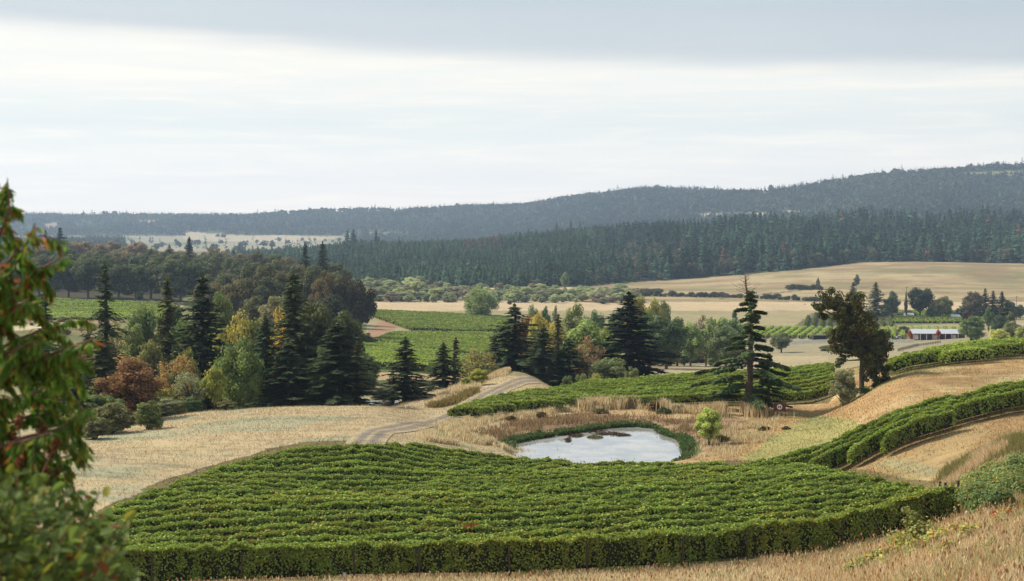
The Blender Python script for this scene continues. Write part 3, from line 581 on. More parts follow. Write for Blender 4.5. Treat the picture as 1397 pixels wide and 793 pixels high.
block(MIDD, 500, 720, 4.5, rad(-8), 1.4, lambda i, n: 'young pale green vine row in the field before the oak wood', 'young vine rows before the oak wood', minlen=12, per=18, ls=.26, W=1.0, bright=1.25, base=.2, H=1.5)
block(MIDE, 560, 700, 4.0, rad(-4), 1.4, lambda i, n: 'vine row in the small green patch seen behind the great dark fir', 'vine rows behind the great fir', minlen=5, per=10, ls=.42, W=1.3, bright=1.3, base=.2, H=1.7)
block(RV1, 760, 1000, 4.2, rad(77), 1.6, lambda i, n: 'dark green vine row running uphill away from the pale valley rows', 'dark vine rows on the valley rise', minlen=12, along_x=False, per=9, ls=.42, W=1.3, bright=.42, base=.2, H=2.0)
block(RV2, 640, 790, 4.2, rad(74), 1.5, lambda i, n: 'bright yellow-green vine row in the valley field beside the white fence', 'bright vine rows by the white fence', minlen=9, along_x=False, per=9, ls=.42, W=1.5, bright=1.25, base=.2, H=1.9)
block(RV3, 790, 1000, 8.0, rad(-3), 1.5, lambda i, n: 'dull green vine row on the terrace above the red stable', 'vine rows on the terrace above the stable', minlen=20, per=6, ls=.55, W=1.8, bright=1.0, base=.2, H=1.8)

# ------------------------------------------------------------------ trees
def unit(v): return v / (np.linalg.norm(v, axis=-1, keepdims=True) + 1e-9)
def fir_mesh(seed, droop=.32, full=1.0, bare=.06, ragged=.35, dens=1.0, topthin=1.0):
    """a fir 16 m tall with a crown of 3 m radius: trunk and drooping whorls of needle sprays"""
    r = np.random.default_rng(seed); H, R = 16.0, 3.0; gt = Geo(); gc = Geo()
    bend = r.normal(0, .12, 2); pt = np.array([[bend[0] * math.sin(t * 2.6), bend[1] * math.sin(t * 2.1), t * H] for t in np.linspace(-.02, 1, 9)])
    gt.tube(pt, np.linspace(.30, .03, 9), 7)
    P = []; Nn = []; sz = []; ax = []; cc = []
    z = bare * H + .3; sector = r.uniform(.55, 1.15, 10)
    while z < H - .15:
        t = z / H; nb = r.integers(4, 7); a0 = r.uniform(0, 6.28); env = (1 - t) ** .72 * (1 if t > .16 else .75 + t * 1.55)
        lump = 1 + .16 * math.sin(z * 1.1 + seed) + .08 * math.sin(z * 3.1)
        for k_ in range(nb):
            an = a0 + k_ * 6.283 / nb + r.normal(0, .25); sct = sector[int((an % 6.283) / 6.2832 * 10) % 10]
            if r.random() < ragged * .35: continue
            Lb = max(.28, R * env * lump * full * r.uniform(1 - ragged, 1.1) * (.75 + .25 * sct)) * (topthin if t > .6 else 1)
            zb = min(H - .3, max(.2, z + r.uniform(-.85, .85))); dr = np.array([math.cos(an), math.sin(an), 0]); m = max(3, int(Lb / .105 * dens)); s = (np.arange(m) + r.random(m)) / m; s = s ** .8
            up = .30 * t + .05 + r.normal(0, .06); dq = droop * r.uniform(.6, 1.4)
            p = dr * (Lb * s)[:, None]; p[:, 2] = zb + Lb * (up * s - dq * s * s) + r.normal(0, .08, m)
            sd_ = np.array([-dr[1], dr[0], 0])
            for sgn in (-1, 1):
                o = r.uniform(.05, .34, m) * (1.15 - s) * (.45 + .28 * Lb)
                q = p + sd_ * (sgn * o)[:, None]; q[:, 2] -= o * .35
                P.append(q); ax.append(dr * .75 + sd_ * sgn * .7 + np.array([0, 0, -.25]) + r.normal(0, .25, (m, 3)))
                Nn.append(np.array([0, 0, 1.0]) + dr * .35 + r.normal(0, .35, (m, 3)))
                sz.append(r.uniform(.22, .40, m) * (.75 + .25 * (1 - t)))
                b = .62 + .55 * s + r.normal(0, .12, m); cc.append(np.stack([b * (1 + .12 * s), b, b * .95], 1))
            if Lb > 1 and r.random() < .5:
                gt.tube([dr * .05 + (0, 0, z), dr * Lb * .5 + (0, 0, z + Lb * (up * .5 - droop * .25)), dr * Lb * .85 + (0, 0, z + Lb * (up * .85 - droop * .72))], [.05, .03, .012], 4)
        z += r.uniform(.24, .42) * (1.15 - .4 * t)
    P.append(np.array([[0, 0, H - .1], [0, 0, H + .2], [.05, 0, H - .4]])); Nn.append(np.array([[1, 0, .1], [0, 1, .1], [1, 1, 0.]])); ax.append(np.tile([0, 0, 1.], (3, 1))); sz.append(np.array([.3, .4, .3])); cc.append(np.ones((3, 3)))
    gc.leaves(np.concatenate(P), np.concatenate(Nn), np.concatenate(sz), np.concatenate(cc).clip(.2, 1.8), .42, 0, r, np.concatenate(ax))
    return gt.build('trunk', [M_BARK]), gc.build('crown', [M_NEEDLE]), H, R * .64
def leaf_cloud(g, r, cen, rad_, n, ls, tone=1.0, flat=.8, droop=0.0):
    d = unit(r.normal(size=(n, 3))); rr = r.random(n) ** .45
    P = cen + d * rr[:, None] * np.array([1, 1, flat]) * rad_
    if droop: P[:, 2] -= droop * rad_ * rr * np.abs(r.normal(0, .6, n))
    Nn = d + np.array([0, 0, .55 - droop]) + r.normal(0, .5, (n, 3))
    b = tone * (1 + .2 * r.normal(size=n)).clip(.5, 1.6); warm = r.normal(0, .1, n)
    g.leaves(P, Nn, ls * r.uniform(.7, 1.35, n), np.stack([b * (1 + warm), b, b * (1 - .4 * warm)], 1).clip(.15, 2.2), .72, 0, r)
def broad_mesh(seed, kind='round', n_cl=34, per=210, ls=.23):
    """a broadleaf tree 12 m tall with a crown of 5 m radius"""
    r = np.random.default_rng(seed); H, R = 12.0, 5.0; gt = Geo(); gc = Geo()
    lo, top = {'round': (.12, 1.0), 'oak': (.2, 1.0), 'column': (.10, 1.0), 'willow': (.05, 1.0), 'shrub': (.0, 1.0), 'sparse': (.2, 1.0), 'flame': (.08, 1.0)}[kind]
    cen = []; tries = 0
    while len(cen) < n_cl and tries < 4000:
        tries += 1; d = r.uniform(-1, 1, 3); q = np.linalg.norm(d)
        if q > 1 or q < .45: continue
        zz = d[2] * .5 + .5
        if kind == 'oak': prof = (1 - max(0, zz - .55) ** 2 * 2.6) if zz > .25 else .7
        elif kind == 'column' or kind == 'flame': prof = math.sin(min(1, zz * .93 + .1) * math.pi) ** .6
        elif kind == 'willow': prof = (1 - zz ** 3 * .55)
        elif kind == 'shrub': prof = 1.0 - .25 * zz
        else: prof = 1 - abs(zz - .42) * .55
        h2 = math.hypot(d[0], d[1]); s = prof / max(h2, 1e-3) * min(1, h2 * 1.12)
        c = np.array([d[0] * s * R * .76, d[1] * s * R * .76, (lo + (top - lo) * (zz * .86 + .05)) * H])
        if all(np.linalg.norm((c - e) * (1, 1, 1.0)) > 1.15 for e in cen): cen.append(c)
    th = lo * H if kind not in ('shrub', 'willow', 'flame', 'column') else .25 * H
    if kind != 'shrub':
        lean = r.normal(0, .25, 2); pt = np.array([[lean[0] * t * t, lean[1] * t * t, t * (th + 2.2)] for t in np.linspace(-.05, 1, 6)]); gt.tube(pt, np.linspace(.36, .2, 6), 8); hub = pt[-1]
    for i, c in enumerate(cen):
        if kind == 'shrub': root = np.array([r.normal(0, .3), r.normal(0, .3), -.1])
        else: root = pt[3] + (hub - pt[3]) * r.random()
        if i % 2 == 0 or kind in ('sparse', 'oak'):
            mid = root * .5 + c * .5 + np.array([0, 0, .5]) + r.normal(0, .25, 3); gt.tube([root, mid, c], [.13, .075, .03], 5)
        rr = r.uniform(1.0, 1.75) * (1 if kind != 'sparse' else .8)
        n = int(per * rr / 1.35 * (.4 if kind == 'sparse' else 1))
        leaf_cloud(gc, r, c, rr, n, ls, r.uniform(.82, 1.18), .82, .9 if kind == 'willow' else 0)
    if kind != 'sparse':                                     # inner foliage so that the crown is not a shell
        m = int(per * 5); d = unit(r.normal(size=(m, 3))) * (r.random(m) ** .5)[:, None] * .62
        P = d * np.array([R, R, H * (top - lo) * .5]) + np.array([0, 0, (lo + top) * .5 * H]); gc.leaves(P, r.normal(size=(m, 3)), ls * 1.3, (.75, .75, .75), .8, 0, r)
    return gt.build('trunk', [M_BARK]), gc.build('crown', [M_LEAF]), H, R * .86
def normalise(me, Hn, Rn): return me
LIB = {
 'fir': [fir_mesh(s) for s in (1, 2, 3)] + [fir_mesh(4, .55, 1.05, .1, .5), fir_mesh(5, .3, .95, .03, .3)],
 'raggedfir': [fir_mesh(s, .5, 1.0, .16, .75, .9, .85) for s in (11, 12, 13)],
 'thinfir': [fir_mesh(s, .6, .8, .15, .8, .45) for s in (21, 22)],
 'round': [broad_mesh(s, 'round') for s in (31, 32, 33, 34)],
 'oak': [broad_mesh(s, 'oak', 30, 190, .25) for s in (41, 42, 43, 44, 45)],
 'column': [broad_mesh(s, 'column', 26, 200, .24) for s in (51, 52, 53)],
 'flame': [broad_mesh(s, 'flame', 24, 200, .24) for s in (54, 55)],
 'willow': [broad_mesh(s, 'willow', 40, 240, .2) for s in (61, 62)],
 'shrub': [broad_mesh(s, 'shrub', 34, 190, .24) for s in (71, 72, 73, 74)],
 'sparse': [broad_mesh(s, 'sparse', 34, 150, .22) for s in (81, 82, 83)],
}
print('tree faces', {k_: len(v[0][1].polygons) for k_, v in LIB.items()})
TNAME = dict(fir='fir_tree', raggedfir='fir_tree', thinfir='conifer_tree', round='broadleaf_tree', oak='oak_tree', column='poplar_tree', flame='maple_tree', willow='willow_tree', shrub='shrub', sparse='sparse_tree')
TCAT = dict(shrub='shrub')
def plant(kind, x, y, z, h, wd, colr, label, group=None, name=None, cat=None, bark=(1, 1, 1), v=None, rz=None, sink=.25):
    tr, cr, H, R = LIB[kind][random.randrange(len(LIB[kind])) if v is None else v % len(LIB[kind])]
    root = empty(name or TNAME[kind], (x, y, z - sink * .3), random.uniform(0, 6.28) if rz is None else rz, (wd / (2 * R), wd / (2 * R), (h + sink * .3) / H))
    tag(root, label, cat or TCAT.get(kind, 'tree'), group)
    a = link('trunk', tr, root); a.color = (*bark, 1)
    b = link('crown', cr, root); j = random.uniform(.88, 1.12); j *= .85 if 'fir' in kind else (1.0 if kind == 'oak' else 2.0); b.color = (min(.8, colr[0] * j), min(.8, colr[1] * j), min(.8, colr[2] * j), 1)
    return root
def treepx(kind, u, vtop, Y, wpx, colr, label, group=None, **kw):
    wpx *= 1.25 if 'fir' in kind else 1.0; x, y, z = at(u, Y); h = max(1.0, vz(vtop, Y) - z); return plant(kind, x, y, z, h, wpx / FPX * Y, colr, label, group, **kw)
FIRD = (.052, .082, .045); FIRM = (.085, .122, .056); FIRG = (.12, .14, .055); OAKC = (.115, .125, .058); OAKB = (.155, .13, .06)
LG = (.14, .175, .062); MG = (.085, .12, .05); YG = (.19, .175, .06); YL = (.26, .215, .06); OLV = (.13, .125, .055); RUST = (.13, .07, .034); GREY = (.16, .165, .105); BRN = (.13, .085, .05)
T = treepx
# --- left slope, around the tan field's far edge
T('raggedfir', 60, 400, 212, 62, FIRM, 'dark ragged fir partly hidden behind the drooping leaves of the near tree')
T('fir', 100, 498, 158, 52, FIRD, 'low dark fir at the left end of the bushes, just behind the near tree')
T('raggedfir', 143, 362, 214, 58, FIRM, 'tall green fir rising alone over the rust-coloured maple', v=0)
T('flame', 118, 520, 170, 34, OLV, 'olive shrubby tree between the low dark fir and the rust-coloured maple')
T('round', 176, 487, 172, 92, RUST, 'wide rust-coloured maple in front of the tall lone fir')
T('shrub', 153, 548, 154, 58, OLV, 'wide grey-green shrub at the left corner of the tan field')
T('shrub', 130, 566, 147, 40, (.10, .10, .05), 'dull olive shrub lowest on the left edge of the tan field')
T('shrub', 203, 543, 157, 44, (.10, .115, .04), 'rounded green shrub on the corner of the tan field')
T('sparse', 238, 478, 186, 62, (.20, .13, .06), 'half bare russet tree right of the rust-coloured maple')
T('round', 205, 455, 198, 40, OLV, 'olive green tree between the tall lone fir and its broader neighbour')
T('raggedfir', 228, 382, 218, 58, FIRG, 'olive green fir with a rounded top left of the darkest fir', v=1)
T('fir', 276, 378, 207, 76, FIRD, 'dark broad fir directly behind the pale dead conifer')
T('sparse', 320, 412, 226, 52, YL, 'yellow autumn tree above the pale green conifer', name='yellow_tree', bark=(.6, .5, .4))
T('round', 301, 440, 226, 30, (.20, .20, .07), 'yellow-green leafy tree squeezed between dark fir and yellow tree')
T('willow', 328, 447, 188, 74, (.105, .135, .052), 'broad pale green conical tree on the edge of the tan field', name='leafy_tree', v=0)
T('flame', 293, 490, 182, 36, (.20, .21, .05), 'small yellow-green tree left of the broad pale green one', name='young_tree')
T('sparse', 262, 503, 182, 54, GREY, 'pale grey shrubby tree at the edge of the tan field', name='pale_tree')
T('shrub', 262, 540, 179.5, 30, MG, 'low green bush under the pale grey tree')
T('shrub', 310, 545, 179, 30, OLV, 'low olive bush under the small yellow-green tree')
T('fir', 362, 434, 196, 52, FIRD, 'narrow black-green fir just right of the broad pale green tree')
T('fir', 400, 374, 203, 78, FIRM, 'tallest fir of the clump above the creek', v=3)
T('sparse', 383, 400, 212, 34, (.30, .21, .06), 'golden sparse tree tucked behind the tallest fir of the clump', name='yellow_tree')
T('fir', 393, 468, 187, 64, FIRD, 'dark spreading fir in front of the tallest fir of the clump')
T('fir', 437, 440, 204, 50, FIRD, 'dark fir between the tallest fir and the broad black fir')
T('fir', 460, 443, 187, 82, FIRD, 'broad black fir standing beside the creek', v=4)
T('round', 420, 410, 240, 60, (.06, .075, .035), 'dark green broadleaf tree behind the fir clump')
T('thinfir', 487, 468, 192, 34, OLV, 'wispy olive conifer right of the broad black fir')
T('shrub', 480, 530, 203, 34, (.09, .09, .045), 'brownish shrub on the creek bank')
T('shrub', 522, 528, 209, 40, (.10, .10, .05), 'olive shrub on the far creek bank')
T('fir', 553, 462, 201, 52, FIRM, 'lone narrow fir on the creek bank before the valley vineyard')
T('thinfir', 536, 500, 203, 24, OLV, 'small wispy olive conifer left of the lone narrow fir')
T('fir', 605, 469, 223, 44, FIRD, 'dark fir behind the grassy end of the mound')
T('thinfir', 622, 463, 230, 36, (.085, .085, .042), 'wispy brownish conifer behind the dark fir at the mound')
T('sparse', 652, 470, 243, 60, (.15, .13, .06), 'round olive half bare tree behind the mound', name='half_bare_tree')
T('shrub', 653, 500, 214, 27, (.21, .21, .045), 'yellow-green bush sitting on the crest of the mound')
T('shrub', 636, 514, 212, 16, (.17, .19, .05), 'little green bush left of the yellow-green bush on the mound')
# --- the belt behind the mound
T('fir', 702, 418, 256, 80, FIRD, 'big dark fir at the left end of the belt behind the mound', v=0)
T('fir', 675, 458, 258, 40, FIRM, 'smaller fir leaning against the big dark fir behind the mound')
T('fir', 742, 446, 250, 50, FIRD, 'middle dark fir of the belt, under the yellow trees')
T('fir', 776, 464, 250, 60, FIRD, 'dark fir of the belt with a brown bare tree to its right')
T('thinfir', 762, 432, 272, 44, (.13, .125, .05), 'olive-yellow thin conifer above the middle dark fir')
T('round', 739, 421, 300, 44, YL, 'bright yellow rounded tree behind the belt of firs', name='yellow_tree')
T('round', 757, 433, 290, 46, (.23, .20, .07), 'paler yellow tree right of the bright yellow one', name='yellow_tree')
T('round', 727, 440, 285, 34, (.21, .20, .08), 'soft yellow-green tree between big dark fir and yellow trees', name='yellow_tree')
T('round', 720, 428, 310, 30, (.19, .10, .045), 'russet tree just right of the top of the big dark fir')
T('round', 728, 411, 420, 26, (.12, .15, .085), 'grey-green round tree farthest left behind the yellow trees')
T('round', 744, 416, 430, 18, (.06, .09, .05), 'small dark green round tree behind the yellow trees')
T('column', 757, 406, 450, 14, GREY, 'slim grey-green poplar above the yellow trees')
T('round', 783, 408, 360, 46, (.15, .17, .085), 'tall pale green tree in the middle of the belt')
T('round', 812, 417, 400, 32, (.09, .13, .07), 'blue-green rounded tree left of the great dark fir')
T('round', 801, 434, 285, 72, LG, 'wide fresh green tree in front of the belt, left of the great dark fir')
T('round', 828, 440, 290, 40, (.15, .17, .065), 'green tree touching the left side of the great dark fir')
T('sparse', 801, 454, 256, 50, (.16, .105, .065), 'brown nearly leafless tree between two dark firs', name='bare_tree')
T('shrub', 832, 480, 246, 64, (.10, .115, .055), 'large olive shrub at the foot of the great dark fir')
T('fir', 858, 402, 262, 88, (.015, .026, .020), 'great black-green fir, largest of the belt behind the mound', v=1)
T('shrub', 795, 503, 236, 22, (.10, .115, .05), 'dull green bush at the end of the mound track', sink=1)
T('shrub', 815, 506, 233, 20, (.20, .17, .05), 'yellowish bush along the back of the pond vineyard', sink=1)
T('shrub', 774, 508, 238, 20, (.09, .11, .05), 'dark green bush under the firs of the belt', sink=1)
T('shrub', 862, 497, 240, 24, (.14, .15, .07), 'pale olive bush at the right foot of the great fir', sink=1)
# --- broadleaf row in the valley meadow
T('round', 842, 415, 430, 34, (.09, .12, .06), 'green tree peeping out left of the top of the great dark fir')
T('round', 871, 402, 425, 46, YG, 'yellowish tall tree right of the top of the great dark fir')
T('round', 893, 400, 450, 36, (.20, .19, .07), 'second yellowish tall tree, right of the first')
T('round', 884, 420, 410, 36, MG, 'mid green tree between and below the two yellowish tall trees')
T('round', 905, 404, 470, 30, (.13, .15, .07), 'olive tree behind the dark green meadow tree')
T('oak', 909, 424, 405, 56, (.085, .125, .055), 'broad green meadow tree with a clear dark trunk')
T('round', 942, 438, 440, 36, (.16, .20, .08), 'light green small tree above the grazing dark horses')
T('sparse', 957, 426, 480, 40, (.12, .10, .065), 'brownish thin tree above the light green small tree')
T('sparse', 924, 455, 445, 40, (.12, .10, .06), 'brown shrubby tree left of the light green small tree')
T('shrub', 913, 467, 450, 22, GREY, 'grey-green bush beside the little green vineyard patch')
T('shrub', 899, 478, 470, 15, MG, 'small dark bush at the edge of the horse meadow')
T('sparse', 963, 445, 450, 34, (.15, .16, .08), 'pale thin tree right of the light green small tree')
T('round', 978, 428, 440, 50, (.13, .16, .07), 'wide pale green tree left of the fir by the pond')
T('round', 990, 440, 430, 44, (.085, .11, .05), 'darker green tree close behind the fir by the pond')
T('round', 1001, 430, 500, 34, MG, 'mid green tree rising behind the left branches of the pond fir')
# --- valley, right
T('round', 1066, 452, 560, 30, (.11, .125, .065), 'round grey-green tree alone in the paddock by the pale rows')
T('shrub', 1130, 470, 560, 28, (.12, .125, .07), 'dull grey-green bush in the paddock left of the leaning maple')
T('shrub', 1002, 422, 800, 8, (.06, .07, .04), 'single dark bush on the tan strip behind the pond fir')
T('fir', 1164, 386, 860, 19, (.06, .085, .06), 'greyish fir peeking out behind the leaning maple')
T('fir', 1195, 386, 850, 24, FIRM, 'dark upright fir in the valley tree line')
T('round', 1217, 396, 850, 22, (.085, .105, .06), 'leaning grey-green tree right of the valley fir')
T('round', 1209, 412, 845, 18, (.08, .10, .05), 'small green tree at the foot of the valley fir')
T('column', 1236, 396, 850, 5, (.09, .12, .06), 'thin ivy-green column tree in the valley tree line')
T('oak', 1255, 388, 850, 34, (.055, .07, .045), 'large dark oak with a tufted top in the valley tree line')
T('round', 1283, 403, 845, 25, (.15, .145, .07), 'pale olive tree right of the tufted valley oak')
T('round', 1290, 402, 855, 20, (.09, .12, .06), 'green tree close right of the pale olive tree')
T('shrub', 1270, 416, 845, 16, MG, 'low green bush between the valley oak and the pale olive tree')
T('round', 1328, 395, 850, 30, (.10, .085, .055), 'brownish tree at the left of the right-hand valley cluster')
T('fir', 1344, 394, 850, 15, (.06, .085, .05), 'tallest pointed tree of the right-hand valley cluster')
T('fir', 1355, 397, 850, 18, FIRM, 'dark tree in the middle of the right-hand valley cluster')
T('fir', 1367, 398, 850, 17, FIRM, 'dark pointed tree right of the middle of the valley cluster')
T('round', 1378, 408, 850, 18, (.08, .10, .05), 'low green tree at the right end of the valley cluster')
T('shrub', 1311, 416, 850, 16, (.08, .10, .06), 'low dark bush at the left end of the valley cluster')
T('round', 1392, 414, 850, 14, (.08, .10, .05), 'small green tree in the tree line at the picture edge')
T('shrub', 1320, 421, 735, 15, (.055, .025, .032), 'purple-leaved plum bush on the vineyard terrace', name='plum_bush')
T('column', 1349, 415, 690, 13, (.085, .12, .05), 'slender green poplar right of the purple plum bush')
T('fir', 1372, 413, 620, 20, FIRM, 'dark blue-green fir near the pale house')
T('round', 1363, 428, 600, 22, (.05, .07, .045), 'dark round tree under the blue-green fir')
T('round', 1379, 424, 600, 14, (.10, .11, .06), 'olive narrow tree between dark fir and pale house')
T('shrub', 1327, 431, 585, 38, (.085, .115, .05), 'large round green bush right of the red stable')
T('round', 1362, 447, 500, 30, (.25, .25, .08), 'yellow-green bushy tree below the pale house', name='yellow_tree')
T('round', 1381, 437, 505, 30, (.13, .14, .075), 'grey-olive tree below the pale house')
T('round', 1399, 441, 490, 26, (.19, .20, .07), 'yellowish tree cut by the picture edge below the pale house')
T('shrub', 1233, 444, 700, 18, (.07, .085, .05), 'dark round bush behind the parked cars')
T('flame', 1242, 449, 640, 9, (.26, .085, .03), 'orange autumn maple at the left end of the red stable', name='maple_tree')
T('flame', 1280, 447.5, 634, 7, (.29, .08, .03), 'narrow orange-red maple in front of the red stable', name='maple_tree')
T('willow', 657, 387, 715, 44, (.145, .175, .08), 'great rounded pale willow at the end of the tan strip', v=1)
T('round', 695, 411, 880, 8, (.07, .06, .04), 'tiny dark tree alone on the tan field right of the willow')
T('column', 771, 369, 1130, 12, (.14, .17, .10), 'tall pale poplar in front of the plantation hillside')
T('round', 1169, 374, 1200, 9, (.08, .09, .05), 'small lone tree on the tan hillside pasture')
T('column', 1116, 376, 1180, 5, (.09, .10, .06), 'thin young tree beside the hillside thicket')
# --- skyline trees over the oak wood
T('fir', 258, 324, 830, 19, FIRD, 'dark fir standing tallest above the left oak wood')
T('fir', 62, 314, 1080, 14, (.035, .055, .04), 'smaller grey fir left above the oak wood')
T('fir', 82, 311, 1070, 24, (.035, .055, .04), 'broad grey fir left above the oak wood')
T('fir', 184, 330, 1050, 7, FIRM, 'tiny thin fir tip above the brownish trees of the wood')
T('fir', 231, 334, 1000, 13, FIRM, 'small fir left of the tallest one above the oak wood')
T('fir', 416, 334, 640, 27, FIRD, 'left one of the pair of dark firs above the oak wood')
T('fir', 440, 332, 630, 33, FIRD, 'right and broader one of the pair of dark firs above the oak wood')
T('fir', 474, 314, 1830, 8, (.035, .055, .04), 'left of two small firs on the plantation skyline')
T('fir', 482, 313, 1840, 9, (.035, .055, .04), 'right of two small firs on the plantation skyline')
T('fir', 513, 314, 1860, 8, (.035, .055, .04), 'single small fir farther along the plantation skyline')
# --- the oak wood on the left
def wood_row(us, vts, Y, wpx, cols, label, group, kind='oak', jv=5, sp=21, jY=18):
    u = us[0]
    while u < us[1]:
        vt = float(np.interp(u, vts[0], vts[1])) + random.uniform(-jv, jv)
        treepx(kind, u + random.uniform(-4, 4), vt, Y + random.uniform(-jY, jY), wpx * random.uniform(.85, 1.2), random.choice(cols), label, group); u += sp * random.uniform(.85, 1.15)
OK_ = [OAKC, (.10, .12, .058), (.12, .13, .055), (.09, .11, .055)]; OKB_ = [OAKB, OAKC, (.14, .13, .065), (.17, .13, .062)]
wood_row((-30, 285), ([-30, 60, 285], [358, 356, 352]), 672, 40, OK_, 'dark domed oak in the front rank of the left wood above the green field', 'oaks in the front rank of the left wood')
wood_row((-30, 330), ([-30, 100, 330], [345, 345, 350]), 760, 38, OK_, 'dark oak inside the left wood, only its domed crown showing', 'oaks inside the left wood')
wood_row((-30, 400), ([-30, 100, 400], [338, 338, 346]), 880, 36, OK_ + [OAKB], 'oak in the rear of the left wood, its crown on the skyline of the wood', 'oaks in the rear of the left wood', jv=4)
wood_row((60, 340), ([60, 120, 150, 340], [330, 325, 330, 342]), 1060, 28, [(.17, .115, .07), (.15, .115, .07), (.13, .12, .07)], 'brownish round tree beyond the left wood', 'brownish trees beyond the left wood', kind='round', jv=4, sp=16)
wood_row((285, 480), ([285, 350, 420, 480], [378, 374, 368, 372]), 520, 44, OKB_, 'brown-tinged oak at the nearer right end of the left wood', 'oaks at the right end of the left wood', sp=20)
wood_row((300, 470), ([300, 400, 470], [366, 358, 362]), 600, 42, OKB_, 'oak crown behind the nearer right end of the left wood', 'oaks behind the right end of the left wood', sp=22)
wood_row((330, 470), ([330, 470], [350, 356]), 700, 38, OK_, 'dark oak crown along the right skyline of the left wood', 'oaks along the right skyline of the left wood', sp=22)
T('oak', 468, 372, 505, 46, (.075, .06, .03), 'brownish oak second from the right end of the left wood')
T('oak', 492, 378, 500, 42, (.055, .045, .026), 'dark leaning oak closing the right end of the left wood')
T('oak', 452, 400, 440, 60, (.055, .062, .034), 'dark oak standing forward of the wood above the broad black fir')
T('round', 380, 398, 420, 60, OKB_[2], 'olive-brown tree standing forward of the wood, behind the tallest fir')
T('round', 345, 400, 430, 46, (.075, .075, .035), 'olive tree forward of the wood right of the yellow autumn tree')
T('shrub', 191, 396, 665, 11, (.05, .075, .04), 'small round green bush at the foot of the oak wood')
for uu, vv, cc_ in ((20, 360, OAKC), (-10, 380, OAKC)): pass
# --- brush at the left end of the tan field
for i in range(44):
    u = random.uniform(95, 258); Y = 150 + (u - 95) * .2 + random.uniform(0, 22); x, y, z = at(u, Y); h = random.uniform(1.6, 4.6)
    plant(random.choice(['shrub', 'shrub', 'sparse', 'round']), x, y, z, h, h * random.uniform(.9, 1.5), random.choice([(.13, .13, .06), (.17, .115, .06), (.10, .13, .05), (.16, .17, .10), (.20, .18, .06), (.22, .13, .055)]), 'shrubby bush in the tangled autumn brush at the left end of the tan field', 'autumn brush at the left end of the tan field', name='brush_bush', cat='bush')
for i in range(46):
    u = random.uniform(95, 350); Y = random.uniform(196, 262); x, y, z = at(u, Y); h = random.uniform(4.5, 12)
    plant(random.choice(['round', 'round', 'sparse', 'willow', 'fir']), x, y, z, h, h * random.uniform(.55, .95), random.choice([(.13, .15, .055), (.19, .13, .06), (.10, .13, .05), (.08, .10, .045), (.22, .20, .07)]), 'small tree of the mixed green and yellow grove behind the tan field', 'mixed small trees of the left grove', name='grove_tree', cat='tree')
for i in range(20):
    u = 285 + (500 - 285) * (i + random.random()) / 20; x, y, z = at(u, random.uniform(440, 500)); h = random.uniform(4, 8)
    plant(random.choice(['shrub', 'round']), x, y, z, h, h * random.uniform(1.1, 1.5), random.choice([(.07, .085, .04), (.09, .10, .05), (.11, .10, .05)]), 'dark understorey bush under the nearer right end of the oak wood', 'understorey at the right end of the oak wood', name='undergrowth_bush', cat='bush')
for q_ in [(120, 455, 240, 56, FIRM, 'raggedfir', 'broad ragged fir behind the left end of the autumn brush'), (186, 440, 236, 46, (.12, .14, .055), 'round', 'dull green round tree left of the rounded olive fir'), (210, 470, 205, 44, (.17, .13, .055), 'round', 'brownish green tree in front of the rounded olive fir'),
           (250, 425, 232, 60, (.09, .12, .05), 'round', 'deep green rounded tree between the olive fir and the darkest fir'), (255, 462, 200, 40, (.15, .15, .055), 'willow', 'olive drooping tree below the deep green rounded tree'), (300, 395, 236, 52, (.10, .12, .05), 'round', 'mid green tree behind the darkest fir and the yellow tree'),
           (343, 425, 228, 52, (.12, .13, .05), 'round', 'olive tree right behind the broad pale green tree'), (375, 452, 215, 46, (.08, .11, .045), 'round', 'deep green tree among the firs above the creek'), (425, 400, 222, 56, (.10, .115, .05), 'oak', 'tall olive broadleaf tree right of the tallest fir'),
           (468, 420, 250, 56, (.09, .105, .045), 'oak', 'dark green oak over the broad black fir'), (345, 505, 186, 34, (.13, .16, .06), 'willow', 'small light green tree at the right foot of the broad pale green tree'), (160, 430, 262, 40, (.14, .13, .06), 'sparse', 'thin brown tree right of the tall lone fir')]:
    T(q_[5], q_[0], q_[1], q_[2], q_[3], q_[4], q_[6])
for q_ in [(195, 405, 245, 50, (.09, .115, .05), 'round', 'dark green round crown filling the gap left of the rounded olive fir'), (150, 470, 232, 46, (.13, .12, .05), 'round', 'brownish olive round tree at the foot of the tall lone fir'), (238, 400, 250, 46, (.10, .12, .05), 'oak', 'green oak crown right behind the rounded olive fir'),
           (318, 470, 200, 40, (.15, .17, .06), 'round', 'fresh green round tree tucked between the yellow tree and the pale green one'), (385, 432, 230, 60, (.075, .10, .042), 'oak', 'dark oak crown filling the fir clump above the creek'), (440, 470, 196, 44, (.07, .095, .04), 'round', 'dark green round tree at the foot of the fir clump'),
           (95, 470, 235, 54, (.10, .12, .05), 'round', 'green round tree behind the low dark fir at the far left')]:
    T(q_[5], q_[0], q_[1], q_[2], q_[3], q_[4], q_[6])
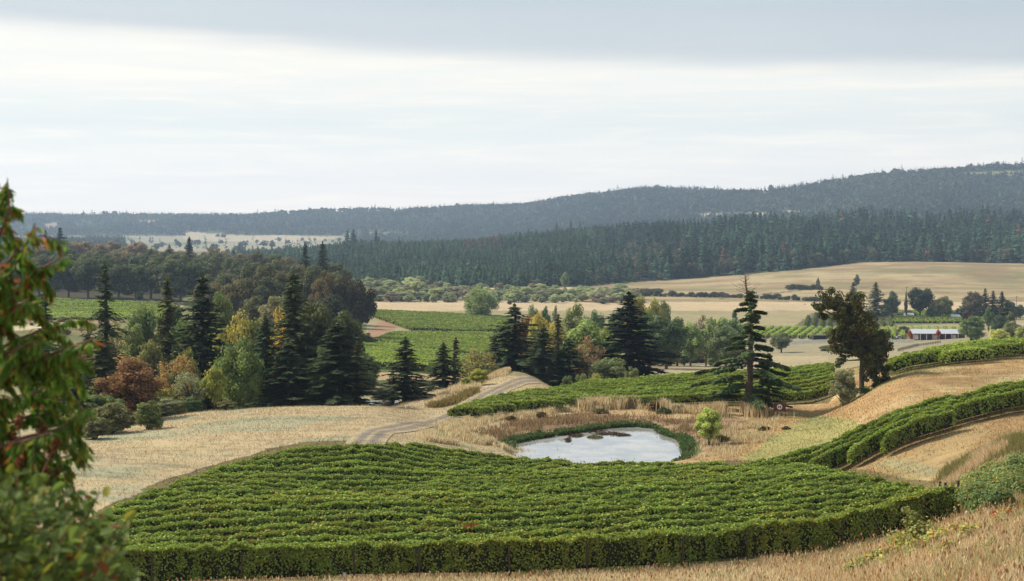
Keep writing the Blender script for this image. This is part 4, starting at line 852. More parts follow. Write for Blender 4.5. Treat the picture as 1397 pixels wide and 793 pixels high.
# --- scrub over the left slope and undergrowth along the belts
for i in range(150):
    Y = random.uniform(188, 330) if i < 70 else random.uniform(330, 560); u = random.uniform(40, 345); x, y, z = at(u, Y); h = random.uniform(1.5, 4.5) * (1 if Y < 330 else .6)
    plant(random.choice(['shrub', 'shrub', 'sparse']), x, y, z, h, h * random.uniform(1.1, 1.9), random.choice([(.13, .12, .055), (.17, .11, .055), (.10, .125, .05), (.20, .17, .07), (.16, .16, .10), (.09, .10, .045)]), 'low rough scrub bush on the brushy slope below the oak wood', 'scrub bushes of the left slope', name='scrub_bush', cat='bush')
for i in range(34):
    u = 340 + (500 - 340) * (i + random.random()) / 34; x, y, z = at(u, random.uniform(215, 260)); h = random.uniform(2.5, 6)
    plant(random.choice(['shrub', 'round']), x, y, z, h, h * random.uniform(1.1, 1.6), random.choice([(.07, .09, .04), (.10, .11, .05), (.06, .08, .035)]), 'dark undergrowth bush behind the fir clump by the creek', 'undergrowth behind the creek firs', name='undergrowth_bush', cat='bush')
for i in range(46):
    u = 690 + (875 - 690) * (i + random.random()) / 46; x, y, z = at(u, random.uniform(252, 330)); h = random.uniform(2.5, 6.5)
    plant(random.choice(['shrub', 'shrub', 'round']), x, y, z, h, h * random.uniform(1.1, 1.7), random.choice([(.09, .12, .05), (.13, .15, .065), (.07, .09, .04), (.15, .13, .06), (.17, .18, .07)]), 'undergrowth bush filling the belt of trees behind the mound', 'undergrowth of the belt behind the mound', name='undergrowth_bush', cat='bush')
for i in range(26):
    u = 868 + (1010 - 868) * (i + random.random()) / 26; x, y, z = at(u, random.uniform(440, 500)); h = random.uniform(2.5, 7)
    plant(random.choice(['shrub', 'round']), x, y, z, h, h * random.uniform(1.1, 1.6), random.choice([(.12, .145, .07), (.15, .17, .08), (.12, .10, .06), (.09, .12, .06)]), 'bush filling the gaps of the meadow tree row', 'bushes of the meadow tree row', name='undergrowth_bush', cat='bush')
for i in range(34):
    u = -30 + (300 + 30) * (i + random.random()) / 34; x, y, z = at(u, random.uniform(690, 780)); h = random.uniform(4, 8)
    plant('shrub', x, y, z, h, h * random.uniform(1.2, 1.7), random.choice([(.06, .07, .035), (.075, .08, .04)]), 'dark understorey bush inside the left oak wood', 'understorey of the left oak wood', name='undergrowth_bush', cat='bush')
# --- thicket in front of the plantation, hedge under the hill pasture
for i in range(210):
    u = 450 + (866 - 450) * (i + random.random()) / 210; Y = random.choice([940, 1000, 1060, 1120]) + random.uniform(-20, 20) + max(0, (u - 700) * .2)
    x, y, z = at(u, Y); h = random.uniform(3.5, 8.5) * (1.35 if u < 600 and random.random() < .4 else 1)
    colr = random.choice([(.13, .145, .085), (.11, .115, .075), (.15, .16, .085), (.085, .095, .06), (.12, .10, .075), (.16, .175, .10)])
    k_ = random.choice(['shrub', 'shrub', 'round']); plant(k_, x, y, z, h, h * random.uniform(1.1, 1.8), tuple(1.5 * q for q in colr), 'scrubby grey-green bush in the thicket between tan field and plantation', 'bushes of the thicket below the plantation', name='thicket_bush', cat='bush')
for i in range(64):
    u = 868 + (1150 - 868) * (i + random.random()) / 64; x, y, z = at(u, 1075 + random.uniform(-6, 6) - max(0, u - 1000) * .25); h = random.uniform(2.4, 6) * (.8 if u > 900 else 1.1)
    plant('shrub', x, y, z, h, h * random.uniform(1.0, 1.9), random.choice([(.07, .08, .05), (.06, .065, .045), (.10, .10, .06)]), 'dark bush of the hedge line at the foot of the hillside pasture', 'bushes of the hedge under the hillside pasture', name='hedge_bush', cat='bush')
for i in range(16):
    u = 1076 + 44 * i / 15 + random.uniform(-2, 2); x, y, z = at(u, 1190 + random.uniform(-12, 12)); h = random.uniform(2.5, 5)
    plant('shrub', x, y, z, h, h * 1.5, random.choice([(.075, .085, .05), (.09, .085, .055)]), 'bush of the small thicket on the hillside pasture', 'bushes of the hillside pasture thicket', name='thicket_bush', cat='bush')
for i in range(13):
    u = 876 + 26 * i / 12; x, y, z = at(u, 1150 + random.uniform(-12, 12)); h = random.uniform(2, 4.5)
    plant('shrub', x, y, z, h, h * 1.5, (.085, .08, .055), 'bush of the brown thicket low on the hill behind the yellowish trees', 'bushes of the low brown thicket', name='thicket_bush', cat='bush')
for i in range(14):
    u = 1205 + 190 * (i + random.random()) / 14; x, y, z = at(u, 865 + random.uniform(-8, 8)); h = random.uniform(3, 7)
    plant('shrub', x, y, z, h, h * 1.5, random.choice([(.08, .10, .06), (.10, .11, .06)]), 'low bush filling the valley tree line', 'low bushes of the valley tree line', name='hedge_bush', cat='bush')

# --- the plantation and the fir forest: the nearest as single trees, the rest as one mass
def far_fir(seed, n=110, R=3.3, H=10.0):
    r = np.random.default_rng(seed); g = Geo(); g.tube([(0, 0, -.5), (0, 0, H * .9)], [.16, .03], 4, (.5, .4, .3), 1)
    t = r.random(n) ** .9 * .93 + .04; an = r.uniform(0, 6.283, n); Rr = R * (1 - t) ** .85 * r.uniform(.7, 1.12, n) * (1 + .2 * np.sin(t * 19 + seed)) + .12
    dr = np.stack([np.cos(an), np.sin(an), np.zeros(n)], 1); sd_ = np.stack([-np.sin(an), np.cos(an), np.zeros(n)], 1); wv = (.25 + .36 * Rr)[:, None]
    a = dr * (Rr * .15)[:, None] + np.stack([0 * t, 0 * t, t * H + .12 * Rr + .3], 1); tip = dr * Rr[:, None] + np.stack([0 * t, 0 * t, t * H - .30 * Rr], 1); m = dr * (Rr * .62)[:, None] + np.stack([0 * t, 0 * t, t * H - .04 * Rr], 1)
    V = np.stack([a, m + sd_ * wv, tip, m - sd_ * wv], 1); b = (.85 + .25 * r.random(n)); g.add(V.reshape(-1, 3), quads=np.arange(4 * n).reshape(n, 4), col=np.repeat(np.stack([b, b, b], 1), 4, 0))
    tipq = np.array([[-.14, 0, H * .9], [.14, 0, H * .9], [0, 0, H + .25], [0, -.14, H * .9], [0, .14, H * .9]]); g.add(tipq, tris=[(0, 1, 2), (3, 4, 2)])
    return g
FF = [far_fir(s) for s in (301, 302, 303, 304)]; FFM = [f.build('fir_tree', [M_NEEDLE, M_BARK]) for f in FF]
def far_round(seed, n=120):
    r = np.random.default_rng(seed); g = Geo(); g.tube([(0, 0, -.5), (0, 0, 6)], [.25, .1], 4, (.5, .4, .3), 1)
    for c in r.normal(0, 1, (9, 3)).clip(-1.2, 1.2) * (1.7, 1.7, 1.6) + (0, 0, 6.0): leaf_cloud(g, r, c, 2.0, n // 9 * 2, .75, r.uniform(.85, 1.15))
    return g
FR = [far_round(s) for s in (311, 312, 313)]; FRM = [f.build('broadleaf_tree', [M_LEAF, M_BARK]) for f in FR]
cand = []
r = np.random.default_rng(55)
Yg = 1160.0
while Yg < 2180:
    for u0 in np.arange(320, 1530, 1):
        pass
    sp = 8.2; xs = np.arange((310 - UC) / FPX * Yg, (1540 - UC) / FPX * Yg, sp); xs = xs + r.uniform(-2.6, 2.6, len(xs)); ys = Yg + r.uniform(-2.6, 2.6, len(xs)); zs = gz(xs, ys); u, v = pix(xs, ys, zs)
    ok = wood(u, v, ys); big = ss(640, 1000, u)
    keep = ok & (r.random(len(xs)) < 1 - .62 * big)
    for x, y, z, uu, vv, bg_ in zip(xs[keep], ys[keep], zs[keep], u[keep], v[keep], big[keep]): cand.append((x, y, z, uu, vv, bg_))
    Yg += sp
cand = np.array(cand); print('forest trees', len(cand))
nF = len(cand); patch = fbm(cand[:, 0] / 70, cand[:, 1] / 70, 3); edge_b = np.interp(cand[:, 3], ubase, vbase) - cand[:, 4]
bigf = ss(620, 1020, cand[:, 3]); hgt = (r.uniform(9, 13.5, nF) * (1 - bigf) + r.uniform(17, 33, nF) * bigf) * (1 + .28 * patch); hgt = np.where((cand[:, 5] < .5) & (r.random(nF) < .02), hgt * 1.5, hgt)
decid = ((edge_b < 16) & (cand[:, 3] > 790) & (r.random(nF) < .35)) | (r.random(nF) < .06 + .22 * ss(.1, .35, fbm(cand[:, 0] / 45 + 7, cand[:, 1] / 80 + 3, 3))) | ((np.hypot((cand[:, 3] - 880) / 50, (cand[:, 4] - 362) / 20) < 1) & (r.random(nF) < .75)); hgt = np.where(decid, np.minimum(hgt * .62, 17), hgt)
red = (r.random(nF) < .004) | ((np.hypot((cand[:, 3] - 660) / 28, (cand[:, 4] - 338) / 8) < 1) & (r.random(nF) < .4))
fc = np.where(cand[:, 5:6] > .5, np.array([[.042, .078, .048]]), np.array([[.058, .10, .055]])) * (1 + .30 * r.normal(size=(nF, 1))).clip(.5, 1.7) * (1 + .8 * fbm(cand[:, 0] / 60 + 50, cand[:, 1] / 120, 3)[:, None]).clip(.5, 1.9)
fc = np.where(decid[:, None], np.array([[.10, .105, .06]]) * r.uniform(.7, 1.4, (nF, 1)), fc); fc = np.where(red[:, None], np.array([[.16, .085, .06]]) * r.uniform(.8, 1.2, (nF, 1)), fc)
score = hgt / cand[:, 1] * np.where(edge_b < 7, 4.0, np.where(edge_b < 14, 1.8, 1)); score *= (cand[:, 3] > 430) & (cand[:, 3] < 1410); order = np.argsort(-score); single = np.zeros(nF, bool); single[order[:290]] = True
for i in np.nonzero(single)[0]:
    x, y, z, uu, vv, bg_ = cand[i]; h = hgt[i]
    me = random.choice(FRM) if decid[i] else random.choice(FFM); o = link('broadleaf_tree' if decid[i] else 'fir_tree', me, None, (x, y, z - .4)); s = h / 10; wd = s * random.uniform(.85, 1.2) * (1.1 if bg_ > .5 else 1.0)
    if decid[i]: wd = s * random.uniform(.85, 1.2)
    o.scale = (wd, wd, s); o.rotation_euler = (0, 0, random.uniform(0, 6.28)); o.color = (*fc[i].clip(.005, .5), 1)
    if decid[i]: tag(o, 'brownish broadleaf tree at the lower edge of the dark conifer forest', 'tree', 'broadleaf trees along the forest edge')
    elif bg_ > .5: tag(o, 'tall dark fir in the front ranks of the forest above the tan hillside pasture', 'tree', 'firs along the forest edge above the pasture')
    else: tag(o, 'young fir in the front ranks of the plantation behind the scrubby thicket', 'tree', 'firs along the plantation edge')
def mass(name, idx, protoF, protoR, matF, x, y, z, h, wsc, c, dec, rng):
    gF = Geo()
    for protos, sel in ((protoF, ~dec), (protoR, dec)):
        for k_, p in enumerate(protos):
            s_i = np.nonzero(sel & (idx % len(protos) == k_))[0]
            if not len(s_i): continue
            PV = np.concatenate(p.V); PC = np.concatenate(p.C); th = rng.uniform(0, 6.28, len(s_i)); s = h[s_i] / 10; ws = s * wsc[s_i]
            X_ = (PV[None, :, 0] * np.cos(th)[:, None] - PV[None, :, 1] * np.sin(th)[:, None]) * ws[:, None] + x[s_i][:, None]; Yv = (PV[None, :, 0] * np.sin(th)[:, None] + PV[None, :, 1] * np.cos(th)[:, None]) * ws[:, None] + y[s_i][:, None]
            Zv = PV[None, :, 2] * s[:, None] + z[s_i][:, None]; V = np.stack([X_, Yv, Zv], -1); cc_ = PC[None] * c[s_i][:, None, :]
            off = (np.arange(len(s_i)) * len(PV))[:, None, None]; Q = (np.concatenate(p.Q)[None] + off).reshape(-1, 4); Tt = (np.concatenate(p.T)[None] + off).reshape(-1, 3) if p.T else None
            gF.add(V.reshape(-1, 3), quads=Q, tris=Tt, col=cc_.reshape(-1, 3))
    o = link(name, gF.build(name, [matF])); tag(o, kind='stuff'); return o
FF2 = [far_fir(s, 70) for s in (321, 322, 323, 324, 325)]; FR2 = [far_round(s, 70) for s in (331, 332)]
ms = ~single; wsc = np.where(cand[:, 5] > .5, r.uniform(.85, 1.3, nF), r.uniform(.9, 1.25, nF)); wsc = np.where(decid, r.uniform(.85, 1.2, nF), wsc)
mass('conifer_forest', np.arange(ms.sum()), FF2, FR2, M_NEEDLE, cand[ms, 0], cand[ms, 1], cand[ms, 2] - .4, hgt[ms], wsc[ms], fc[ms].clip(.005, .5), decid[ms], r)
tag(bpy.data.objects['conifer_forest'], 'dense dark conifer forest covering the hill beyond the valley', 'forest')
# --- woods of the far ridge
n0 = 60000; yy = r.uniform(2400 ** .5, 5600 ** .5, n0) ** 2; uu = r.uniform(-60, 1480, n0); xx = (uu - UC) / FPX * yy; zz = gz(xx, yy); u, v = pix(xx, yy, zz)
vis = np.zeros(n0, bool)
for b0 in np.arange(-60, 1480, 4):                      # keep what shows over the land in front of it
    s_ = np.nonzero((u >= b0) & (u < b0 + 4))[0]; s_ = s_[np.argsort(yy[s_])]
    hz_ = min(v0 for v0 in [np.interp(b0, [-60, 300, 500, 700, 850, 1000, 1250, 1480], [345, 345, 345, 330, 310, 300, 290, 288])])
    vm = np.minimum.accumulate(np.concatenate([[hz_ + 4], v[s_] - 1.2]))[:-1]; vis[s_] = v[s_] < vm + 2.0
cm = np.zeros(n0, bool)
for P in CLEAR: cm |= ipoly(u, v, P)
cm |= (v > 321.5) & (u < 480) & ~((u < 170) & (v > 330)); pn = fbm(xx / 210, yy / 210, 3)
cm |= (v > 308) & (u < 480) & (pn > .12)
keep = vis & (~cm | (r.random(n0) < .012)); print('far ridge trees', keep.sum())
dec = r.random(n0) < .25 + .55 * ss(-.15, .25, pn); hh = r.uniform(12, 24, n0); hh = np.where(dec, hh * .75, hh); hh = np.where(r.random(n0) < .02, hh * 1.5, hh)
fcc = np.array([[.034, .052, .034]]) * (1 + .9 * fbm(xx / 330 + 3, yy / 500, 4)[:, None] + .25 * r.normal(size=(n0, 1))).clip(.4, 2); fcc = np.where(dec[:, None], np.array([[.075, .08, .045]]) * (1 + .7 * fbm(xx / 330 + 3, yy / 500, 4)[:, None] + .25 * r.normal(size=(n0, 1))).clip(.4, 1.8), fcc)
FF3 = [far_fir(s, 16) for s in (341, 342, 343)]
def tiny_round(seed):
    q = np.random.default_rng(seed); g = Geo(); leaf_cloud(g, q, np.array([0, 0, 5.5]), 4.2, 26, 2.0); return g
FR3 = [tiny_round(s) for s in (351, 352, 353)]
fo = mass('distant_forest', np.arange(keep.sum()), FF3, FR3, M_NEEDLE, xx[keep], yy[keep], zz[keep] - .4, hh[keep], r.uniform(.9, 1.3, keep.sum()), fcc[keep].clip(.005, .5), dec[keep], r)
tag(fo, 'hazy blue woodland clothing the far ridge', 'forest')

# ------------------------------------------------------------------ single trees by the pond
def own_tree(name, tr, cr, x, y, z, label, cat='tree', colr=(1, 1, 1), cmat=None, extra=()):
    root = empty(name, (x, y, z)); tag(root, label, cat)
    a = link('trunk', tr.build('trunk', [M_BARK]), root); b = link('crown', cr.build('crown', [cmat or M_LEAF]), root); b.color = (*colr, 1)
    for nm, me in extra: link(nm, me, root)
    return root
# the leaning maple, its lumps set out as they hang
def maple():
    x0, y0, z0 = at(1177.5, 177); k_ = 177 / FPX; r = np.random.default_rng(808); gt = Geo(); gc = Geo()
    def P(zx, zy, dy=0.0): u = 1090 + zx / 3.965; v = 380 + zy / 3.965; return np.array([(u - 1177.5) * k_, dy, vz(v, 177) - z0])
    tp = [P(346, 735), P(343, 640), P(338, 540), P(342, 440), P(345, 360), P(335, 290)]
    gt.tube(tp, [.42, .36, .32, .28, .22, .15], 9)
    bl = [(160, 118, 56), (225, 98, 50), (300, 130, 56), (118, 165, 36), (195, 175, 46), (270, 215, 62), (345, 185, 50), (345, 265, 72), (410, 315, 58), (452, 300, 34), (240, 320, 48), (205, 375, 44), (215, 445, 36), (180, 330, 30), (400, 395, 62), (432, 455, 54), (380, 455, 44), (470, 500, 42), (440, 560, 38), (478, 592, 36), (440, 632, 28), (505, 560, 24), (395, 545, 34), (375, 345, 58), (140, 205, 22), (95, 150, 22), (495, 630, 22), (300, 300, 40), (300, 190, 60), (260, 270, 48), (320, 330, 55), (370, 310, 55), (300, 395, 40), (370, 430, 48), (400, 350, 50), (330, 235, 60), (220, 140, 50), (280, 160, 50), (230, 240, 45), (410, 500, 44), (405, 600, 34), (190, 300, 34), (440, 400, 44), (250, 400, 48), (215, 300, 44), (280, 360, 44), (450, 380, 40)]
    for i, (a, b, q) in enumerate(bl):
        rr = q / 3.965 * k_; c = P(a, b, r.uniform(-1.7, 1.7)); n = int(46 * (rr / .5) ** 2 * 1.6) + 120
        for s in range(5):
            cc = c + r.normal(0, .42, 3) * rr; leaf_cloud(gc, r, cc, rr * r.uniform(.5, .8), n // 4, .15, r.uniform(.8, 1.2), .85)
        hub = tp[min(5, max(1, int((735 - b) / 95)))]; mid = (hub + c) / 2 + r.normal(0, .2, 3) + (0, 0, .2); gt.tube([hub, mid, c], [.13, .08, .03], 5)
    # rust-coloured leaves among the green
    V = np.concatenate(gc.C); 
    for i, c in enumerate(gc.C):
        m = np.repeat(r.random(len(c) // 4) < .08, 4); c[m] = c[m] * np.array([2.6, 1.3, .7])
    return own_tree('maple_tree', gt, gc, x0, y0, z0, 'dark irregular maple leaning left, with one low hanging limb, right of the brown sign', colr=(.095, .105, .042))
maple()
T('shrub', 1152, 495, 174, 40, (.15, .15, .09), 'tall egg-shaped grey-green shrub at the left of the leaning maple trunk', v=1)
T('shrub', 1180, 528, 174, 19, (.10, .13, .04), 'narrow green bush growing round the foot of the leaning maple trunk', v=2)
def open_fir(seed, prof, n=44):
    r = np.random.default_rng(seed); H, R = 16.0, 3.0; gt = Geo(); gc = Geo(); pt = np.array([[.25 * math.sin(t * 2.2) , .1 * t, t * H] for t in np.linspace(-.02, 1, 10)]); gt.tube(pt, np.linspace(.34, .04, 10), 8)
    for i in range(n):
        t = .10 + .88 * (i + r.random()) / n; an = i * 2.4 + r.normal(0, .5); Lb = np.interp(t, prof[0], prof[1]) * r.uniform(.3, 1.15); dr = np.array([math.cos(an), math.sin(an), 0]); sd_ = np.array([-dr[1], dr[0], 0]); z0 = t * H
        path = np.array([dr * Lb * s + np.array([0, 0, z0 + Lb * (.18 * s - .34 * s * s)]) + (.25 * math.sin(t * 2.2), 0, 0) for s in np.linspace(0, 1, 6)]); gt.tube(path, np.linspace(.07, .015, 6) * (1.1 - .6 * t), 4)
        m = int(80 + 190 * Lb); s = r.uniform(.22, 1.05, m) ** .8; o = r.normal(0, .16, m) * (.5 + Lb * .34) * (1.25 - s); q = dr * (Lb * s)[:, None] + sd_ * o[:, None]; q[:, 2] = z0 + Lb * (.18 * s - .34 * s * s) - np.abs(o) * .35 - r.random(m) * .38 + .08; q[:, 0] += .25 * math.sin(t * 2.2)
        bb = .7 + .45 * s + r.normal(0, .13, m); gc.leaves(q, np.array([0, 0, 1.0]) + dr * .4 + r.normal(0, .4, (m, 3)), r.uniform(.15, .33, m), np.stack([bb * 1.05, bb, bb * .9], 1).clip(.2, 1.8), .42, 0, r, dr * .7 + sd_ * np.sign(o)[:, None] * .6 + np.array([0, 0, -.4]) + r.normal(0, .25, (m, 3)))
    m = 130; q = np.column_stack([r.normal(0, .16, m) + .2, r.normal(0, .16, m), H - r.random(m) ** 1.5 * 2.6 + .1]); gc.leaves(q, r.normal(size=(m, 3)), .22, (.9, .9, .85), .42, 0, r)
    return gt.build('trunk', [M_BARK]), gc.build('crown', [M_NEEDLE]), H, R
PF = ([0, .12, .22, .32, .42, .5, .58, .68, .78, .88, 1.0], [2.4, 3.6, 3.3, 3.9, 3.3, 2.3, 2.7, 1.9, 1.3, .9, .35]); PF2 = ([0, .15, .4, .6, .8, 1.0], [2.6, 3.0, 2.8, 2.2, 1.3, .3])
def pond_fir(u, vtop, Y, wpx, seed, label, dead=None):
    x, y, z = at(u, Y); h = vz(vtop, Y) - z; tr, cr, H, R = open_fir(seed, PF if dead else PF2, 50 if dead else 48)
    root = empty('fir_tree', (x, y, z - .1)); root.scale = (wpx / FPX * Y / (2 * R),) * 2 + ((h + .1) / H,); tag(root, label, 'tree')
    link('trunk', tr, root); b = link('crown', cr, root); b.color = (.085, .13, .055, 1)
    if dead:
        g = Geo(); r = np.random.default_rng(5); hh = dead / FPX * Y * H / h
        g.tube([(0, 0, H - .6), (-.15, 0, H + hh * .5), (-.2, 0, H + hh)], [.09, .06, .02], 6)
        for i in range(26):
            a = r.uniform(0, 6.28); z1 = H - .2 + hh * (i / 26); ln = r.uniform(.5, 1.25) * (1.15 - i / 30); g.tube([(-.1, 0, z1), (math.cos(a) * ln * .6 - .1, math.sin(a) * ln * .6, z1 + .3 * ln), (math.cos(a) * ln - .1, math.sin(a) * ln, z1 + .75 * ln)], [.03, .022, .01], 4)
        link('dead_top', g.build('dead_top', [M_BARK]), root).color = (1.8, 1.5, 1.4, 1)
    return root
pond_fir(1020, 399, 181, 112, 606, 'tall open-branched fir by the pond with a bare dead top', 26)
pond_fir(1047, 483, 184, 56, 607, 'smaller dark fir tucked under the tall fir by the pond')
T('round', 967, 555, 152, 38, (.235, .265, .085), 'small bright yellow-green tree on the bank at the right of the pond', name='young_tree', v=1)

# ------------------------------------------------------------------ grasses
def scatter(poly, n, Y0, Y1, rng, jit=0.0, h=0.0):
    us = [p[0] for p in poly]; out = []; tot = 0; tries = 0
    while tot < n and tries < 60:
        tries += 1; m = n * 2; Y = np.sqrt(rng.uniform(Y0 ** 2, Y1 ** 2, m)); u = rng.uniform(min(us) - 5, max(us) + 5, m); x = (u - UC) / FPX * Y; z = gz(x, Y); uu, vv = pix(x, Y, z)
        k_ = ipoly(uu + rng.normal(0, jit, m), vv + rng.normal(0, jit, m), poly); out.append(np.stack([x, Y, z], 1)[k_]); tot += k_.sum()
    return np.concatenate(out)[:n]
def tone(rng, n, cols, j=.18):
    c = np.array(cols)[rng.integers(0, len(cols), n)]; return (c * (1 + j * rng.normal(size=(n, 1)))).clip(.01, .9)
STRAW = [(.68, .57, .37), (.60, .49, .30), (.74, .64, .45), (.50, .39, .23)]; ORNG = [(.66, .51, .32), (.60, .43, .24), (.72, .60, .42), (.48, .31, .17), (.50, .45, .26)]
r = np.random.default_rng(99); g = Geo()
def clumpy(P, sc, thr, rng): q = fbm(P[:, 0] / sc, P[:, 1] / sc, 3); return P[q + rng.normal(0, .12, len(P)) > thr]
FRONT = [(-200, 900), (-200, 790), (160, 788), (640, 782), (1000, 775), (1120, 762), (1180, 742), (1262, 722), (1335, 706), (1397, 702), (1500, 690), (1500, 900)]
P = scatter(FRONT, 150000, 40, 82, r, 2.0)
right = (P[:, 0] > 14); hh = np.where(right, r.uniform(.3, .8, len(P)) * np.where(P[:, 1] > 62, .8, 1.1), r.uniform(.10, .42, len(P))) * (1 + .35 * fbm(P[:, 0] / 2.5, P[:, 1] / 2.5, 2))
c = np.where(right[:, None], tone(r, len(P), ORNG), tone(r, len(P), STRAW)); pg = fbm(P[:, 0] / 3.5 + 4, P[:, 1] / 3.5, 3) > .2; c = np.where((pg & (r.random(len(P)) < .6))[:, None], c * np.array([.72, .84, .7]), c)
g.blades(P, hh, .035, r.uniform(.1, .6, len(P)), c, 0, r)
sh = P[(r.random(len(P)) < .09)]; n = len(sh); hs = np.where(sh[:, 0] > 14, r.uniform(.5, .95, n), r.uniform(.25, .6, n)); g.leaves(sh + np.stack([r.normal(0, .1, n), r.normal(0, .1, n), hs], 1), r.normal(size=(n, 3)) * (1, 1, .2), r.uniform(.05, .12, n), tone(r, n, [(.6, .47, .27), (.42, .27, .14), (.33, .17, .09)]), .4, 0, r, np.tile([0., 0, 1], (n, 1)))
o = link('dry_grass', g.build('dry_grass', [M_GRASS])); tag(o, 'tall dry straw-coloured grass along the front of the picture and up the right hillside', 'grass', kind='stuff')
# bank of the right hillside, behind and beside the brambles
g = Geo(); P = scatter([(1262, 700), (1290, 640), (1318, 598), (1335, 565), (1420, 552), (1500, 545), (1500, 690), (1345, 690)], 45000, 60, 108, r, 3.0)
g.blades(P, r.uniform(.3, .9, len(P)), .04, r.uniform(.1, .6, len(P)), np.where((fbm(P[:, 0] / 3, P[:, 1] / 3, 3) > .05)[:, None], tone(r, len(P), [(.22, .22, .08), (.30, .25, .1)]), tone(r, len(P), ORNG)), 0, r)
P = scatter([(1325, 580), (1345, 566), (1400, 560), (1500, 555), (1500, 592), (1340, 596)], 16000, 84, 100, r, 2.0); g.blades(P, r.uniform(.7, 1.7, len(P)), .05, r.uniform(.05, .3, len(P)), tone(r, len(P), [(.30, .19, .08), (.36, .24, .11), (.26, .22, .09), (.24, .14, .07)]), 0, r)
o = link('bank_grass', g.build('bank_grass', [M_GRASS])); tag(o, 'brown and olive grass on the steep bank at the right edge', 'grass', kind='stuff')
# grass ring, bank tufts and reeds round the pond
g = Geo(); ring = []
def along(pts, n, w_, Yr=(130, 215)):
    Q = np.array([hit(u, v, *Yr) for u, v in pts]); s_ = r.uniform(0, len(Q) - 1, n); k_ = np.arange(len(Q)).astype(float); x = pchip(k_, Q[:, 0], s_) + r.normal(0, w_, n); y = pchip(k_, Q[:, 1], s_) + r.normal(0, w_, n); return np.stack([x, y, gz(x, y)], 1)
P = along([(745, 619), (690, 613), (650, 603), (624, 592), (625, 583), (660, 574), (705, 569), (760, 562), (800, 559)], 26000, .9); P = P[fbm(P[:, 0] / 1.2, P[:, 1] / 1.8, 2) > -.3]; g.blades(P, r.uniform(.25, .8, len(P)) * (1 + .7 * fbm(P[:, 0] / 1.1 + 3, P[:, 1] / 1.4, 2)), .07, r.uniform(.1, .5, len(P)), tone(r, len(P), STRAW + [(.62, .52, .30)]), 0, r)
P = along([(585, 592), (590, 602), (620, 606)], 2500, .5); g.blades(P, r.uniform(.3, .7, len(P)), .06, .4, tone(r, len(P), STRAW), 0, r)
P = along([(780, 560), (840, 557), (900, 559), (960, 565), (1000, 566), (1060, 568)], 16000, 1.0); P = P[fbm(P[:, 0] / 2.0, P[:, 1] / 4, 2) > -.15]; tl = 1 + .9 * (fbm(P[:, 0] / 3.1 + 7, P[:, 1] / 6, 2) > .12); g.blades(P, r.uniform(.5, 1.0, len(P)) * tl, .08, r.uniform(.1, .4, len(P)), tone(r, len(P), STRAW + [(.48, .34, .17)]), 0, r)
P = scatter([(940, 612), (985, 585), (1000, 572), (1066, 572), (1060, 590), (1030, 606), (1000, 626), (950, 626)], 11000, 138, 180, r, 3.0); P = clumpy(P, 2.5, .02, r); g.blades(P, r.uniform(.15, .6, len(P)) * (1 + .6 * fbm(P[:, 0] / 1.5, P[:, 1] / 2, 2)), .07, r.uniform(.1, .5, len(P)), tone(r, len(P), STRAW + [(.50, .40, .22), (.40, .33, .16)]), 0, r)
P = scatter([(640, 592), (690, 577), (800, 566), (950, 572), (1000, 590), (940, 600), (900, 580), (780, 582), (690, 600)], 6500, 150, 182, r, 3.0); P = clumpy(P, 3, -.1, r); g.blades(P, r.uniform(.2, .6, len(P)), .08, r.uniform(.2, .6, len(P)), tone(r, len(P), [(.30, .19, .11), (.36, .25, .14), (.22, .21, .10), (.24, .15, .09)]), 0, r)
o = link('pond_grass', g.build('pond_grass', [M_GRASS])); tag(o, 'pale and brown grass tufts round the pond banks', 'grass', kind='stuff')
g = Geo(); n = 26000; i = r.integers(0, len(POND), n); c0 = POND.mean(0); P2 = POND[i] + (np.roll(POND, -1, 0)[i] - POND[i]) * r.random((n, 1)); outw = unit(P2 - c0); P2 = P2 + outw * (r.random((n, 1)) ** 1.4 * 1.5 - .35); farside = ((P2[:, 1] > c0[1] - 3) | (P2[:, 0] > c0[0] + 5)) & (fbm(P2[:, 0] / 1.6, P2[:, 1] / 1.6, 3) + r.normal(0, .15, n) > -.22); P2 = P2[farside]; n = len(P2)
P = np.column_stack([P2, np.maximum(gz(P2[:, 0], P2[:, 1]), ZW - .1)]); g.blades(P, r.uniform(.15, .6, n) * (1 + .9 * fbm(P[:, 0] / 1.5, P[:, 1] / 1.5, 2)), .09, r.uniform(.1, .5, n), tone(r, n, [(.085, .13, .045), (.065, .105, .04), (.13, .16, .06), (.20, .19, .08)]), 0, r)
n = 7000; i = r.integers(0, n, n); q = P[r.integers(0, len(P), n)] + np.stack([r.normal(0, .1, n), r.normal(0, .1, n), r.uniform(.15, .6, n)], 1); g.leaves(q, r.normal(size=(n, 3)) + (0, 0, 1), r.uniform(.08, .16, n), tone(r, n, [(.07, .13, .045), (.10, .16, .05)]), .8, 0, r)
o = link('reeds', g.build('reeds', [M_GRASS])); tag(o, 'dark green reed fringe round the far side of the pond', 'reeds', kind='stuff')
g = Geo(); P = scatter([(588, 552), (600, 540), (640, 521), (655, 512), (660, 508), (655, 528), (630, 540), (600, 552)], 8000, 180, 225, r, 1.5); P = clumpy(P, 2.0, -.12, r); g.blades(P, r.uniform(.2, .8, len(P)) * (1 + .6 * fbm(P[:, 0] / 1.3, P[:, 1] / 1.6, 2)), .09, r.uniform(.1, .5, len(P)), tone(r, len(P), STRAW + [(.6, .5, .3)]), 0, r)
P = scatter([(655, 520), (664, 505), (685, 503), (695, 508), (670, 514)], 5000, 195, 240, r, 1.5); g.blades(P, r.uniform(.4, 1.0, len(P)), .09, r.uniform(.1, .5, len(P)), tone(r, len(P), STRAW + [(.6, .5, .3)]), 0, r)
